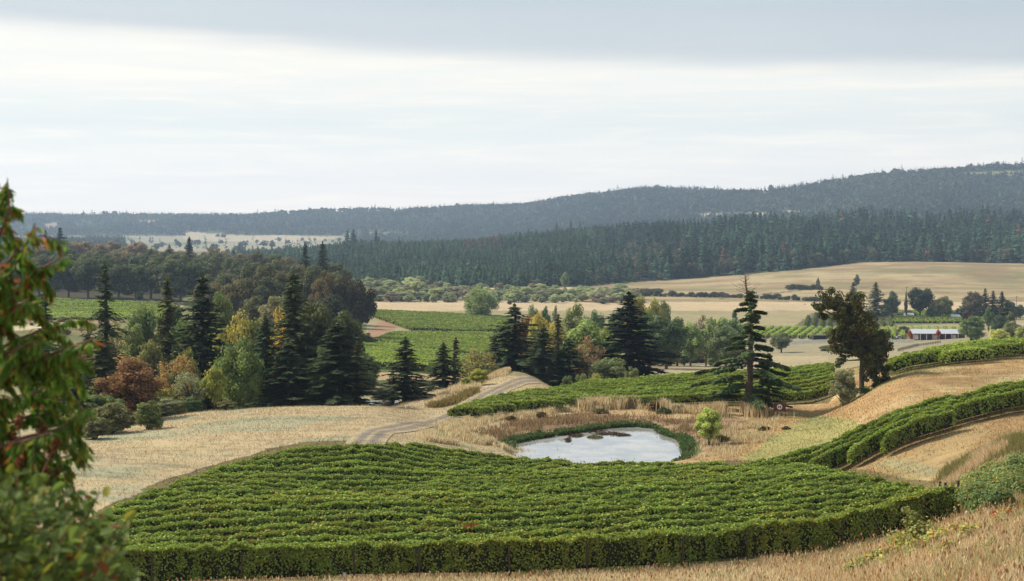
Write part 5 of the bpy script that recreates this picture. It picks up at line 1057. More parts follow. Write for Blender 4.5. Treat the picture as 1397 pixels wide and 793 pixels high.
P = along([(648, 534), (630, 543), (612, 551), (590, 556)], 2500, .5, (170, 230)); g.blades(P, r.uniform(.4, .9, len(P)), .09, .4, tone(r, len(P), [(.22, .20, .07), (.28, .2, .08)]), 0, r)
# short dry grass over the near fields, of the same straw as the ground it grows in
n = 210000; Y = np.sqrt(r.uniform(88 ** 2, 232 ** 2, n)); u = r.uniform(60, 1450, n); x = (u - UC) / FPX * Y; P = np.stack([x, Y, gz(x, Y)], 1)
k_ = (dpoly(x, Y, POND) > .6) & (dpoly(x, Y, CREEK) > .5) & (fbm(x / 5, Y / 5, 3) + r.normal(0, .2, n) > -.35); P = P[k_]; n = len(P)
g.blades(P, r.uniform(.05, .24, n) * (1 + .5 * fbm(P[:, 0] / 3, P[:, 1] / 3, 2)), .05, r.uniform(.3, 1.0, n), (ground_col(P[:, 0], P[:, 1]) * (1.10 + .12 * r.normal(size=(n, 1)))).clip(.02, .8), 0, r)
o = link('field_grass', g.build('field_grass', [M_GRASS])); tag(o, 'short dry grass and pale tufts over the mown tan field and its mound', 'grass', kind='stuff')

# ------------------------------------------------------------------ brambles, weeds
def bush(name, label, cat, u, v, Y, wd, h, colr, n=2600, ls=.10, seed=0, flat=.7, lumps=9, group=None, stems=True, tones=None):
    r = np.random.default_rng(seed + 1000); x = (u - UC) / FPX * Y; z = gz1(x, Y); gc = Geo(); gt = Geo()
    for i in range(lumps):
        c = np.array([r.uniform(-.5, .5) * wd, r.uniform(-.4, .4) * wd * .8, 0]); c[2] = gz1(x + c[0], Y + c[1]) - z + h * r.uniform(.25, .7) * (1 - abs(c[0] / wd)); leaf_cloud(gc, r, c, h * r.uniform(.35, .6), n // lumps, ls, r.uniform(.8, 1.2), flat)
        if stems: gt.tube([(c[0] * .5, c[1] * .5, gz1(x + c[0] * .5, Y + c[1] * .5) - z - .1), c * .8 + (0, 0, .2 * h), c + (r.normal(0, .15), r.normal(0, .15), h * .3)], [.03, .022, .01], 4)
    for c in gc.C:
        m = np.repeat(r.random(len(c) // 4) < .08, 4); c[m] = c[m] * np.array([2.4, 1.2, .6])
    root = empty(name, (x, Y, z)); tag(root, label, cat, group); link('stems', gt.build('stems', [M_BARK]), root); b = link('leaves', gc.build('leaves', [M_LEAF]), root); b.color = (*colr, 1); return root
BR = (.15, .20, .075)
for i, (u, v, Y, wd, h, c, lab) in enumerate([
    (1325, 655, 82, 3.2, 1.5, BR, 'green bramble mound lowest on the bank beside the end of the vineyard'), (1360, 640, 84, 3.4, 1.7, BR, 'broad green bramble mound in the middle of the right bank'),
    (1392, 655, 80, 3.4, 1.8, (.17, .215, .08), 'green bramble mound cut by the right edge of the picture'), (1385, 618, 89, 3.0, 1.3, (.17, .22, .09), 'upper green bramble mound under the tall brown grass'),
    (1340, 620, 90, 2.4, 1.0, (.21, .22, .09), 'small olive bramble mound at the top of the bank'), (1420, 630, 85, 3.4, 1.7, BR, 'bramble mound just outside the right edge on the bank'),
    (1350, 668, 77, 2.4, 1.2, (.11, .16, .06), 'darker bramble mound at the foot of the bank')]):
    bush('bramble_bush', lab, 'bramble', u, v, Y, wd * 1.2, h * 1.25, tuple(1.25 * q for q in c), 5200, .08, i)
WEED = (.36, .38, .13)
for i, (u, v, Y, wd, h, lab) in enumerate([
    (1243, 722, 70, 1.5, 1.5, 'tall leafy weed sticking up before the end of the front vine row'), (1210, 735, 69, 1.5, .8, 'pale green weed patch left of the tall leafy weed'), (1185, 748, 68, 1.6, .7, 'lowest pale weed patch at the left end of the weeds'),
    (1268, 727, 68, 1.8, .75, 'pale green weed patch right of the tall leafy weed'), (1295, 717, 68, 1.7, .7, 'yellowish weed patch below the end of the second vine row'), (1358, 712, 62, 1.3, .8, 'weed clump with red leaves on the right hillside'), (1240, 752, 64, 1.6, .6, 'weed patch low in the dry grass under the tall leafy weed'), (1378, 745, 56, .9, .45, 'small green weed among the dry grass near the right corner'), (1320, 742, 60, 1.2, .55, 'green weed patch in the dry grass below the red-leaved clump'), (1290, 762, 58, 1.0, .5, 'low green weed left of the bottom right corner grass'), (1352, 772, 53, 1.0, .5, 'green weed at the bottom edge near the right corner'), (1225, 768, 62, 1.1, .5, 'low weed patch in the dry grass near the bottom edge, below the tall weed'), (1388, 708, 64, 1.3, .7, 'green weed patch at the right edge under the bramble bank')]):
    b = bush('weed_plant', lab, 'weed', u, v, Y, wd * 1.35, h * 1.2, WEED if i != 4 else (.44, .38, .13), 1000, .10, 40 + i, .8, 7, 'pale green weeds in the dry grass on the right')
    if i == 0:
        r = np.random.default_rng(3); gg = Geo()
        for q in range(9): leaf_cloud(gg, r, np.array([r.normal(0, .2), r.normal(0, .2), 1.0 + q * .14]), .28, 45, .09, 1.1)
        ob = link('shoot', gg.build('shoot', [M_LEAF]), b); ob.color = (.22, .235, .08, 1)
    if i == 5:
        r = np.random.default_rng(4); gg = Geo(); leaf_cloud(gg, r, np.array([0, -.3, .75]), .3, 70, .07); leaf_cloud(gg, r, np.array([.45, -.3, .9]), .22, 40, .07); ob = link('red_leaves', gg.build('red_leaves', [M_LEAF]), b); ob.color = (.5, .07, .03, 1)
for i, (u, v, Y, wd, h, c, lab) in enumerate([
    (905, 566, 178, 1.5, .9, (.075, .11, .05), 'dark green bush on the bank behind the pond'), (925, 563, 179, 1.4, 1.3, (.13, .12, .05), 'brownish bush right of the dark one behind the pond'), (893, 560, 180, 1.0, 1.5, (.14, .09, .045), 'rusty dock clump behind the pond'),
    (738, 571, 176, 1.0, .9, (.11, .09, .045), 'brown bush on the left bank of the pond'), (982, 603, 154, 1.3, .9, (.12, .13, .05), 'olive bush right of the bright young tree'), (697, 577, 173, 1.0, .7, (.12, .10, .05), 'small brown bush at the left end of the pond bank'),
    (1042, 583, 162, 1.0, .6, (.10, .11, .045), 'low dark bush below the brown sign'), (820, 564, 179, 1.6, .8, (.13, .12, .055), 'olive bush on the bank above the pond island'), (1072, 584, 160, .9, .4, (.10, .12, .05), 'flat green clump on the mown grass right of the sign')]):
    bush('pond_bush', lab, 'bush', u, v, Y, wd, h, c, 700, .12, 70 + i)

# ------------------------------------------------------------------ pond island, weed, markers and sign
def onw(u, v): x, y = onlevel(u, v, ZW); return np.array([x, y])
g = Geo(); r = np.random.default_rng(12); c = onw(812, 597); n = 1500; an = r.uniform(0, 6.28, n); q = np.sqrt(r.random(n)); P = np.column_stack([c[0] + np.cos(an) * q * .95, c[1] + np.sin(an) * q * 1.0, np.full(n, ZW - .05)]); g.blades(P, r.uniform(.1, .38, n) * (1.1 - q * .6), .08, .5, tone(r, n, [(.17, .2, .07), (.22, .22, .09), (.10, .12, .04)]), 0, r)
th = np.linspace(0, 6.28, 20)[:-1]; V = np.vstack([np.column_stack([c[0] + np.cos(th) * 1.05 * (1 + .1 * np.sin(3 * th)), c[1] + np.sin(th) * 1.1, np.full(19, ZW - .05)]), np.column_stack([c[0] + np.cos(th) * .7, c[1] + np.sin(th) * .7, np.full(19, ZW + .10)]), [[c[0], c[1], ZW + .16]]])
g.add(V, quads=[(i, (i + 1) % 19, 19 + (i + 1) % 19, 19 + i) for i in range(19)], tris=[(19 + i, 19 + (i + 1) % 19, 38) for i in range(19)], col=(.13, .12, .06))
o = link('pond_island', g.build('pond_island', [M_GRASS])); tag(o, 'tiny green island of marsh plants in the pond', 'islet')
g = Geo(); n = 2600; pts = []
for (u, v, su, sv, m) in ((802, 588, 20, 1.6, 800), (830, 592, 18, 1.4, 600), (785, 594, 9, 1.8, 450), (850, 594, 10, 1, 250), (905, 590, 9, 1.5, 160), (775, 601, 4, 2.5, 160)):
    uu = r.normal(u, su * .5, m); vv = r.normal(v, sv * .7, m); Y = -ZW * FPX / (vv - V0); pts.append(np.column_stack([(uu - UC) / FPX * Y, Y, np.full(m, ZW + .02) + r.uniform(0, .05, m)]))
P = np.concatenate(pts); P = P[ipoly(P[:, 0], P[:, 1], POND)]; n = len(P); g.leaves(P, r.normal(0, .25, (n, 3)) + (0, 0, 1), r.uniform(.06, .2, n), tone(r, n, [(.085, .06, .05), (.12, .09, .06), (.06, .045, .04)]), .9, 0, r)
o = link('pond_weed', g.build('pond_weed', [M_GRASS])); tag(o, 'brown weed drifting on the pond round the island', 'pond weed', kind='stuff')

x, y, z = at(1063.5, 175); root = empty('sign', (x, y, z), rad(2)); tag(root, 'brown board sign on two posts with a white ring emblem, beside the pond fir', 'sign')
k_ = 175 / FPX
def box_me(nm, a, b, m, bev=.012):
    g = Geo().box(a, b); me = g.build(nm, [m]); bm_ = __import__('bmesh').new(); bm_.from_mesh(me); bmesh_bevel(bm_, bev); bm_.to_mesh(me); bm_.free(); return me
import bmesh
def bmesh_bevel(bm_, off): bmesh.ops.bevel(bm_, geom=list(bm_.edges), offset=off, segments=1, affect='EDGES')
zb = 8.6 * k_; zt = 19.3 * k_
link('board', box_me('board', (-.68, -.03, zb), (.68, .03, zt), M_WOODRED), root)
for s in (-1, 1): link('post', box_me('post', (s * .72 - .04, -.045, -.3), (s * .72 + .04, .045, zt + .05), M_WOODRED), root)
zc = (zb + zt) / 2; g = Geo(); th = np.linspace(0, 2 * np.pi, 41)[:-1]
for y0 in (-.045,):
    ring = [np.column_stack([np.cos(th) * q, np.full(40, yy_), zc + np.sin(th) * q]) for q, yy_ in ((.20, -.031), (.20, -.05), (.335, -.05), (.335, -.031))]
    V = np.concatenate(ring); Q = []
    for a in range(3): Q += [(a * 40 + i, a * 40 + (i + 1) % 40, (a + 1) * 40 + (i + 1) % 40, (a + 1) * 40 + i) for i in range(40)]
    g.add(V, quads=Q)
for a, b in (((-.035, -.05, zc - .17), (.035, -.031, zc + .17)), ((-.075, -.05, zc + .13), (-.036, -.031, zc + .17)), ((.036, -.05, zc + .13), (.075, -.031, zc + .17)), ((-.075, -.05, zc - .17), (-.036, -.031, zc - .13)), ((.036, -.05, zc - .17), (.075, -.031, zc - .13))): g.box(a, b)
link('emblem', g.build('emblem', [M_WHITE]), root)
def stake(u, Y, h, w_, label, mt, name='marker_stake', cap=None):
    x, y, z = at(u, Y); root = empty(name, (x, y, z)); tag(root, label, 'marker'); g = Geo().tube([(0, 0, -.2), (.01, 0, h * .5), (.02, 0, h)], [w_, w_, w_ * .9], 8); link('shaft', g.build('shaft', [mt]), root)
    if cap: link('cap', Geo().tube([(0, 0, h), (.02, 0, h + .03), (.02, 0, h + .16)], [w_ * .5, w_ * .8, w_ * .7], 8).build('cap', [cap]), root)
stake(1029, 178, .5, .05, 'short white stake at the foot of the tall pond fir', M_WHITE)
stake(470, 77.5, .52, .11, 'white tube guard with a dark top standing in the grass before the front vine row', M_WHITE, 'plant_guard', M_DARK)
stake(880, 221, .8, .05, 'thin white stake behind the rear of the pond vineyard', M_WHITE)

# ------------------------------------------------------------------ the farmyard in the valley
M_RED = plain('red_boards', (.20, .055, .045), .8, scale=1.5); M_TANR = plain('tan_roof', (.42, .33, .27), .8); M_GLASS = plain('dark_glass', (.03, .035, .045), .15)
x, y, z = at(1277, 636); root = empty('stable', (x, y, z), rad(-3)); tag(root, 'long low red stable with a pale metal roof and white door posts', 'stable')
Ls, Hs, Ds = 10.2, 2.5, 7.0
g = Geo().box((-Ls, 1.2, -.3), (Ls, Ds, Hs)); link('wall', g.build('wall', [M_RED]), root)
g = Geo(); sl = .24; V = [(-Ls - .6, -.4, Hs + .15), (Ls + .6, -.4, Hs + .15), (Ls + .6, Ds * .55, Hs + 1.9), (-Ls - .6, Ds * .55, Hs + 1.9), (Ls + .6, Ds + .6, Hs + .25), (-Ls - .6, Ds + .6, Hs + .25)]; V = V + [(a, b, c + .14) for a, b, c in V]
g.add(V, quads=[(0, 3, 2, 1), (3, 5, 4, 2), (6, 7, 8, 9), (9, 8, 10, 11), (0, 1, 7, 6), (5, 11, 10, 4), (1, 2, 8, 7), (2, 4, 10, 8), (0, 6, 9, 3), (3, 9, 11, 5)]); link('roof', g.build('roof', [M_ROOF]), root)
g = Geo().add([(-Ls, 1.2, Hs), (-Ls, Ds, Hs), (-Ls, Ds * .55, Hs + 1.7), (Ls, 1.2, Hs), (Ls, Ds, Hs), (Ls, Ds * .55, Hs + 1.7)], tris=[(0, 1, 2), (3, 5, 4)]); link('gable', g.build('gable', [M_RED]), root)
for i in range(8): xx = -Ls + .3 + i * (2 * Ls - .6) / 7; link('post', Geo().box((xx - .12, -.2, -.2), (xx + .12, .04, Hs + .18)).build('post', [M_WHITE]), root)
for i in range(7):
    xx = -Ls + .3 + (i + .5) * (2 * Ls - .6) / 7; d_ = link('door', Geo().box((xx - .75, 1.08, 0), (xx + .75, 1.19, 2.1)).build('door', [M_DARK if i % 3 else M_WHITE]), root)
link('lean_to', Geo().box((Ls + .02, 1.6, -.3), (Ls + 3.2, Ds - .5, 2.3)).box((Ls + .1, 1.2, 2.31), (Ls + 3.6, Ds, 2.45)).build('lean_to', [M_WOODRED]), root)
x, y, z = at(1119, 640); root = empty('shed', (x, y, z), 0); tag(root, 'low dark open-fronted shed at the end of the bright vine rows', 'shed')
link('wall', Geo().box((-3, 1.5, -.2), (3, 4, 2.0)).box((-3, 0, -.2), (-2.85, 1.49, 2.0)).box((2.85, 0, -.2), (3, 1.49, 2.0)).build('wall', [M_DARK]), root); link('roof', Geo().box((-3.2, -.3, 2.01), (3.2, 4.2, 2.2)).build('roof', [plain('old_roof', (.11, .075, .06))]), root)
def house(u, Y, wd, dp, h, label, mw, mr, name='house', rz=0.0):
    x, y, z = at(u, Y); root = empty(name, (x, y, z), rz); tag(root, label, 'house' if name == 'house' else 'shed'); link('wall', Geo().box((-wd / 2, -dp / 2, -.3), (wd / 2, dp / 2, h)).build('wall', [mw]), root)
    a, b = wd / 2 + .3, dp / 2 + .3; rh = dp * .3; V = [(-a, -b, h), (a, -b, h), (a, 0, h + rh), (-a, 0, h + rh), (a, b, h), (-a, b, h)]; link('roof', Geo().add(V, quads=[(0, 1, 2, 3), (3, 2, 4, 5), (0, 5, 4, 1)], tris=[(0, 3, 5), (1, 4, 2)]).build('roof', [mr]), root)
    for i in range(max(1, int(wd / 3))): xx = -wd / 2 + 1.2 + i * 3; link('window', Geo().box((xx - .5, -dp / 2 - .05, h * .4), (xx + .5, -dp / 2 - .003, h * .8)).build('window', [M_GLASS]), root)
house(1395, 640, 9, 8, 3.0, 'pale tan house at the right edge of the valley', plain('pale_wall', (.5, .44, .38)), M_TANR)
house(1303, 840, 5, 4, 2.0, 'small pale grey shed at the edge of the valley terrace', M_GREYW, M_ROOF, 'shed')
house(1027, 500, 3.2, 2.6, 1.3, 'little pale blue-grey shed half hidden behind the pond fir', plain('bluegrey', (.35, .42, .48)), M_ROOF, 'shed')
house(1240, 852, 5, 4, 2.4, 'small white-walled shed between the valley trees', M_WHITE, M_ROOF, 'shed')
def fence(u0, v0_, u1, v1_, label, m, hgt_=1.15, rails=3, gap=2.4, Yr=(450, 900)):
    A = np.array(hit(u0, v0_, *Yr)); B = np.array(hit(u1, v1_, *Yr)); n = max(2, int(np.hypot(*(B - A)) / gap)); z0 = gz1(*A); root = empty('fence', (A[0], A[1], z0)); tag(root, label, 'fence')
    Q = [A + (B - A) * i / n for i in range(n + 1)]; Z_ = [gz1(*q) for q in Q]; me = Geo().box((-.07, -.07, -.2), (.07, .07, hgt_)).build('post', [m])
    for q, zz_ in zip(Q, Z_): link('post', me, root, (q[0] - A[0], q[1] - A[1], zz_ - z0))
    rh_ = .16 if m is M_WHITE else .1
    for k2 in range(rails):
        g = Geo(); hz2 = hgt_ * (.3 + .32 * k2)
        P = np.array([(q[0] - A[0], q[1] - A[1] - .09, zz_ - z0 + hz2) for q, zz_ in zip(Q, Z_)]); V = np.concatenate([P + (0, 0, rh_), P - (0, 0, rh_), P + (0, .03, rh_), P + (0, .03, -rh_)]); m_ = n + 1
        g.add(V, quads=[q for i in range(n) for q in ((i, i + 1, m_ + i + 1, m_ + i), (2 * m_ + i, 3 * m_ + i, 3 * m_ + i + 1, 2 * m_ + i + 1), (i, 2 * m_ + i, 2 * m_ + i + 1, i + 1))]); link('rail', g.build('rail', [m]), root)
fence(1076, 470.5, 1133, 467, 'white board fence across the paddock left of the leaning maple', M_WHITE, 1.3); fence(1212, 468, 1246, 467.5, 'white board fence below the parked cars', M_WHITE, 1.3)
fence(1022, 461, 1106, 460.5, 'dark post fence along the foot of the bright vine rows', M_GREYW, 1.1, 2, 4.0); fence(1250, 473, 1283, 468, 'grey rail fence in front of the red stable', M_GREYW, 1.2, 2, 2.5); fence(1225, 480, 1252, 472.5, 'grey rail fence slanting down from the stable yard', M_GREYW, 1.2, 2, 2.5)
def car(u, Y, rz, colr, label):
    x, y, z = at(u, Y); root = empty('parked_car', (x, y, z), rz); tag(root, label, 'car', 'cars parked by the stable'); m = plain('car_paint', colr, .35, 0, .03)
    def loft(prof, hw, tp): # side outline extruded with a narrower top
        n = len(prof); V = [(a, s * hw * (1 - tp * max(0, b - .6)), b) for s in (-1, 1) for a, b in prof]; return Geo().add(V, quads=[(i, (i + 1) % n, n + (i + 1) % n, n + i) for i in range(n)], tris=[(0, i, i + 1) for i in range(1, n - 1)] + [(n, n + i + 1, n + i) for i in range(1, n - 1)])
    link('body', loft([(-2.1, .3), (2.1, .3), (2.15, .62), (2.0, .84), (1.0, .95), (-1.7, .98), (-2.1, .9), (-2.15, .5)], .86, .1).build('body', [m]), root)
    link('cabin', loft([(-1.75, .96), (1.0, .95), (.35, 1.42), (-1.1, 1.46)], .84, .25).build('cabin', [M_GLASS]), root); link('roof', Geo().box((-1.1, -.66, 1.44), (.38, .66, 1.49)).build('roof', [m]), root)
    wm = Geo().tube([(0, -.1, 0), (0, .1, 0)], [.32, .32], 14).build('wheel', [M_DARK])
    for a in (-1.35, 1.35):
        for s in (-.8, .8): link('wheel', wm, root, (a, s, .32))
car(1211, 655, rad(8), (.32, .03, .03), 'red car parked left of the white ones beside the stable'); car(1219.5, 657, rad(-12), (.62, .63, .65), 'white car parked in the middle of the row beside the stable'); car(1228.5, 653, rad(5), (.55, .57, .6), 'silver white car parked nearest the orange maple by the stable'); car(1152, 648, rad(10), (.6, .6, .62), 'white car glimpsed through the leaning maple crown')
def pole(u, vtop, Y, label):
    x, y, z = at(u, Y); h = vz(vtop, Y) - z; root = empty('utility_pole', (x, y, z)); tag(root, label, 'utility pole'); link('shaft', Geo().tube([(0, 0, -.3), (0, 0, h)], [.17, .12], 8).build('shaft', [M_POST]), root); link('crossarm', Geo().box((-1.1, -.06, h - .7), (1.1, .06, h - .55)).build('crossarm', [M_POST]), root)
pole(1387, 404, 840, 'utility pole among the trees at the right end of the valley'); pole(1237, 391, 848, 'utility pole wrapped in green ivy in the valley tree line'); pole(573, 398, 900, 'utility pole standing over the tan strip and thicket'); pole(1098, 414, 1000, 'utility pole at the far edge of the tan strip')
# horses: one body grown over a skeleton
M_HORSE = plain('dark_coat', (.028, .02, .018), .6)
def horse(u, Y, rz, label, graze=True):
    x, y, z = at(u, Y); V = []; E = []; R_ = []
    def ch(pts, rr, start=None):
        p = start
        for q, s in zip(pts, rr):
            V.append(q); R_.append(s); i = len(V) - 1
            if p is not None: E.append((p, i))
            p = i
        return p
    ch([(0, 0, 1.2)], [.32]); fr = ch([(.5, 0, 1.2), (.75, 0, 1.22)], [.3, .27], 0); rr_ = ch([(-.5, 0, 1.22), (-.78, 0, 1.22)], [.31, .27], 0)
    hd = [(1.1, 0, 1.0), (1.4, 0, .62), (1.5, 0, .42), (1.62, 0, .12)] if graze else [(1.05, 0, 1.5), (1.25, 0, 1.8), (1.45, 0, 1.78), (1.75, 0, 1.6)]
    ch(hd, [.19, .14, .14, .08], fr)
    for s in (-.16, .16):
        ch([(.72, s, .95), (.74, s, .55), (.72, s, .28), (.76, s, .03)], [.13, .075, .055, .07], fr); ch([(-.72, s, .98), (-.66, s, .72), (-.88, s, .48), (-.82, s, .03)], [.17, .12, .065, .07], rr_)
    ch([(-1.0, 0, 1.1), (-1.08, 0, .7)], [.07, .07], rr_)
    me = bpy.data.meshes.new('horse'); me.from_pydata(V, E, []); o = link('horse', me, None, (x, y, z)); o.rotation_euler = (0, 0, rz); me.materials.append(M_HORSE)
    md = o.modifiers.new('skin', 'SKIN'); 
    if not me.skin_vertices: bpy.context.view_layer.objects.active = o
    for i, s in enumerate(R_): me.skin_vertices[0].data[i].radius = (s, s * .85)
    me.skin_vertices[0].data[0].use_root = True; ss_ = o.modifiers.new('smooth', 'SUBSURF'); ss_.levels = 1; ss_.render_levels = 1; tag(o, label, 'horse'); return o
horse(918.5, 556, rad(8), 'dark horse grazing in the tan meadow beyond the pond vineyard'); horse(946, 590, rad(170), 'second dark horse farther back in the shade of the meadow trees')

# ------------------------------------------------------------------ the near tree and bush at the left edge
def nr(u, v, Y): return np.array([(u - UC) / FPX * Y, Y, vz(v, Y)])
def near_tree():
    r = np.random.default_rng(2024); gt = Geo(); gc = Geo(); gs = Geo(); Y0 = 6.8; x0 = nr(-75, 0, Y0)[0]; z0 = gz1(x0, Y0); base = np.array([x0, Y0, z0])
    tr = [base + (0, 0, -.2), nr(-80, 900, Y0), nr(-70, 640, Y0), nr(-55, 430, Y0), nr(-35, 280, Y0), nr(-12, 215, Y0)]; gt.tube(np.array(tr) - base, [.09, .075, .06, .045, .025, .01], 8)
    br = [[(-50, 400), (-10, 340), (12, 285), (10, 243)], [(-50, 380), (-25, 320), (-5, 270), (8, 255)], [(-55, 450), (0, 395), (35, 335), (48, 305)], [(-55, 470), (15, 400), (60, 365), (90, 348)], [(-50, 430), (-10, 380), (20, 345), (30, 325)], [(-60, 560), (15, 505), (75, 482), (126, 463)], [(-60, 530), (10, 470), (45, 455), (80, 440)], [(-60, 650), (25, 600), (80, 585), (122, 553)], [(-60, 600), (10, 560), (60, 530), (98, 512)], [(-60, 690), (20, 640), (65, 630), (108, 618)], [(-60, 730), (10, 690), (50, 665), (90, 640)], [(-60, 500), (-10, 450), (10, 425), (40, 408)], [(-60, 620), (-5, 585), (20, 575), (55, 565)], [(-60, 540), (-20, 520), (5, 505), (30, 500)], [(-60, 670), (-10, 640), (10, 625), (45, 612)], [(-60, 470), (-30, 430), (-15, 400), (5, 372)], [(-60, 590), (-20, 560), (15, 548), (40, 535)], [(-60, 640), (0, 610), (40, 600), (70, 590)], [(-60, 700), (0, 665), (40, 655), (75, 650)], [(-60, 520), (-5, 490), (25, 475), (60, 462)], [(-60, 440), (-15, 415), (10, 398), (35, 385)]]
    Lp = []; La = []; Lc = []; Ls_ = []
    for bi, b in enumerate(br):
        yo = r.uniform(-.55, .55); pts = np.array([nr(u, v, Y0 + yo * (i / 3)) for i, (u, v) in enumerate(b)]); t = np.linspace(0, 3, 22); C_ = np.column_stack([pchip(np.arange(4.), pts[:, k_], t) for k_ in range(3)]); gt.tube(C_ - base, np.linspace(.014, .003, 22), 5, col=(1, 1, 1))
        redness = .14 if b[-1][1] < 360 else .07
        tw = [(C_, 13.0 if b[-1][1] > 360 else 6.5)]
        for q in range(6 if b[-1][1] > 360 else 3):
            i = r.integers(5, 21); d = np.array([r.uniform(-.1, .22), r.uniform(-.2, .2), r.uniform(-.12, .12)]); E_ = np.array([C_[i] + d * s + (0, 0, -.10 * s * s) for s in np.linspace(0, 1, 8)]); gt.tube(E_ - base, np.linspace(.004, .002, 8), 4); tw.append((E_, 10.0))
        for E_, dens in tw:
            n = int(len(E_) * dens * (.62 if len(E_) > 10 else .8)); s = r.uniform(.18 if len(E_) > 10 else 0, 1, n) * (len(E_) - 1.01); i = s.astype(int); p = E_[i] + (E_[i + 1] - E_[i]) * (s - i)[:, None]
            tang = unit(E_[i + 1] - E_[i]); a = tang * r.uniform(.2, .6, (n, 1)) + np.array([0, 0, -.85]) + r.normal(0, .32, (n, 3)); a = unit(a); sz = r.uniform(.016, .032, n)
            rd = r.random(n); c = np.where((rd < redness)[:, None], np.array([.30, .10, .045]), np.where((rd < redness + .12)[:, None], np.array([.26, .26, .06]), np.array([.115, .215, .048]))) * (1 + .28 * r.normal(size=(n, 1))).clip(.4, 1.8)
            Lp.append(p); La.append(a); Lc.append(c); Ls_.append(sz)
    p = np.concatenate(Lp); a = np.concatenate(La); c = np.concatenate(Lc).clip(.01, .6); sz = np.concatenate(Ls_); n = len(p)
    w_ = unit(np.cross(a, unit(r.normal(size=(n, 3)) + np.array([0, .8, 0])))); nn = np.cross(a, w_); L_ = sz[:, None] * 2.2; W_ = sz[:, None] * .34   # a folded, curving blade: stalk, two halves, tip
    curl = nn * L_ * r.uniform(-.12, .22, (n, 1)); s0 = p + a * .012; m1 = s0 + a * L_ * .33 + curl * .3; m2 = s0 + a * L_ * .68 + curl * .75; tip = s0 + a * L_ + curl * 1.5; fold = nn * W_ * .35
    V = np.stack([s0, m1 + w_ * W_ + fold, m1, m1 - w_ * W_ + fold, m2 + w_ * W_ * .72 + fold, m2, m2 - w_ * W_ * .72 + fold, tip], 1) - base; i = np.arange(n)[:, None] * 8
    gc.add(V.reshape(-1, 3), quads=np.concatenate([i + np.array([[1, 4, 5, 2]]), i + np.array([[2, 5, 6, 3]])]), tris=np.concatenate([i + np.array([[0, 1, 2]]), i + np.array([[0, 2, 3]]), i + np.array([[4, 7, 5]]), i + np.array([[5, 7, 6]])]), col=np.repeat(c, 8, 0))
    for q in range(46):
        u, v = random.choice([(60, 610), (45, 625), (58, 642), (30, 655), (73, 604), (20, 690), (38, 702), (62, 690), (10, 660), (25, 625), (85, 655), (50, 735), (5, 720), (15, 600)]); cen = nr(u + r.normal(0, 9), v + r.normal(0, 12), Y0 + r.normal(0, .25)) - base; m = 90; d = unit(r.normal(size=(m, 3))) * r.random((m, 1)) ** .5 * np.array([.022, .022, .036]); gs.leaves(cen + d, r.normal(size=(m, 3)), r.uniform(.004, .010, m), tone(r, m, [(.20, .075, .04), (.15, .06, .035), (.24, .11, .055)]), .8, 0, r)
        gt.tube([cen, cen + (r.normal(0, .03), 0, -.15)], [.003, .003], 4)
    root = empty('leafy_tree', tuple(base)); tag(root, 'near tree at the left edge with long drooping green and reddish leaves', 'tree')
    link('branches', gt.build('branches', [M_BARK]), root).color = (1.2, .8, .6, 1); link('leaves', gc.build('leaves', [M_NEAR]), root); link('seed_heads', gs.build('seed_heads', [M_GRASS]), root)
near_tree()
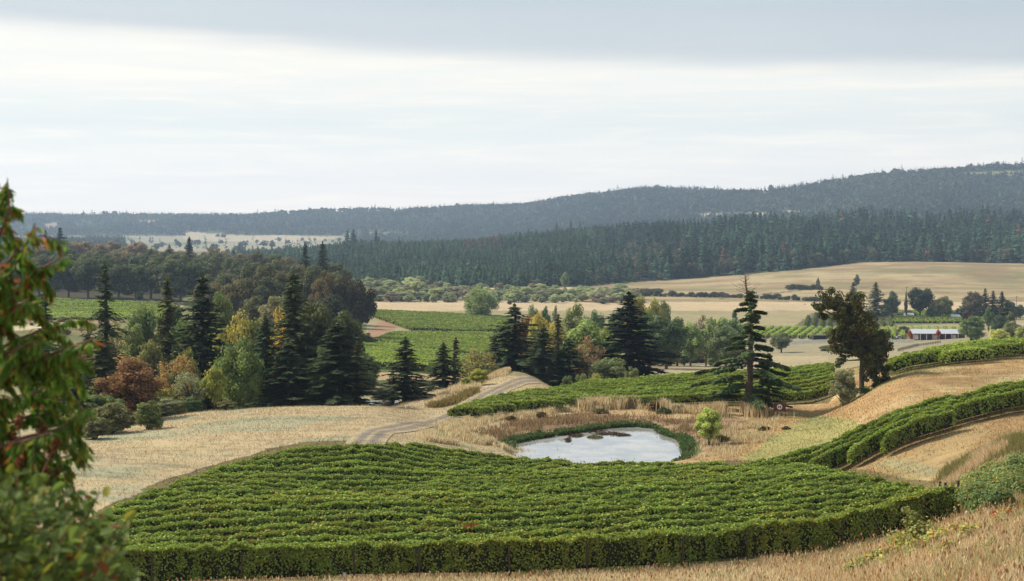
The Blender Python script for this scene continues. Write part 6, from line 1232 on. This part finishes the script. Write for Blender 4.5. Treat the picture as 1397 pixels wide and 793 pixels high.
def near_bush():
    r = np.random.default_rng(77); gt = Geo(); gc = Geo(); Y0 = 5.6; x0 = nr(20, 0, Y0)[0]; z0 = gz1(x0, Y0); base = np.array([x0, Y0, z0]); P = []; Nn = []; A = []
    tips = [(20, 655), (60, 668), (95, 690), (130, 680), (155, 705), (172, 745), (150, 770), (110, 720), (40, 700), (0, 670), (-30, 660), (70, 735), (120, 760), (165, 790), (20, 740), (-20, 730), (90, 780), (50, 770), (10, 790), (140, 735), (-40, 700), (80, 705), (35, 680), (0, 710)]
    for u, v in tips * 2:
        u += r.normal(0, 8); v += r.normal(0, 10); tip = nr(u, v, Y0 + r.uniform(-.6, .6)); b = base + (r.normal(0, .2) , r.normal(0, .2), -.1); mid = (tip + b) / 2 + np.array([-.05, 0, .35]) ; q = np.array([b, mid * .6 + b * .4, mid, tip * .65 + mid * .35 + (0, 0, .08), tip]); t = np.linspace(0, 4, 26); C_ = np.column_stack([pchip(np.arange(5.), q[:, k_], t) for k_ in range(3)]); gt.tube(C_ - base, np.linspace(.009, .003, 26), 5)
        n = 80; s = (4 - r.random(n) ** 1.3 * 2.6) / 4 * 24.9; i = s.astype(int); p = C_[i] + r.normal(0, .05, (n, 3)); P.append(p); A.append(unit(r.normal(size=(n, 3)) + (0, 0, -.3))); Nn.append(r.normal(0, .6, (n, 3)) + (0, -.45, .9))
    p = np.concatenate(P) - base; n = len(p); rd = r.random(n)
    c = np.where((rd < .08)[:, None], np.array([.20, .20, .05]), np.where((rd < .12)[:, None], np.array([.22, .09, .04]), np.array([.115, .165, .052]))) * (1 + .3 * r.normal(size=(n, 1))).clip(.4, 1.9)
    nn = unit(np.concatenate(Nn)); a = np.concatenate(A); a = unit(a - (a * nn).sum(1)[:, None] * nn); b = np.cross(nn, a); sz = r.uniform(.015, .032, n)[:, None]; th = np.linspace(0, 2 * np.pi, 9)[:-1]
    prof = np.column_stack([np.cos(th), np.sin(th) * .66 * (1 - .25 * np.cos(th))]); V = p[:, None] + a[:, None] * (prof[:, 0] * sz)[:, :, None] + b[:, None] * (prof[:, 1] * sz)[:, :, None] + nn[:, None] * ((np.abs(prof[:, 1]) * .3 - .12 * prof[:, 0] ** 2) * sz)[:, :, None]
    i = np.arange(n)[:, None] * 8; gc.add(V.reshape(-1, 3), quads=np.concatenate([i + np.array([[0, 1, 2, 3]]), i + np.array([[0, 3, 4, 5]]), i + np.array([[0, 5, 6, 7]])]), col=np.repeat(c.clip(.01, .5), 8, 0))
    root = empty('near_bush', tuple(base)); tag(root, 'blurred bush with oval blue-green leaves in the lower left corner', 'bush'); link('stems', gt.build('stems', [M_BARK]), root).color = (1.1, .7, .55, 1); link('leaves', gc.build('leaves', [M_NEAR]), root)
near_bush()
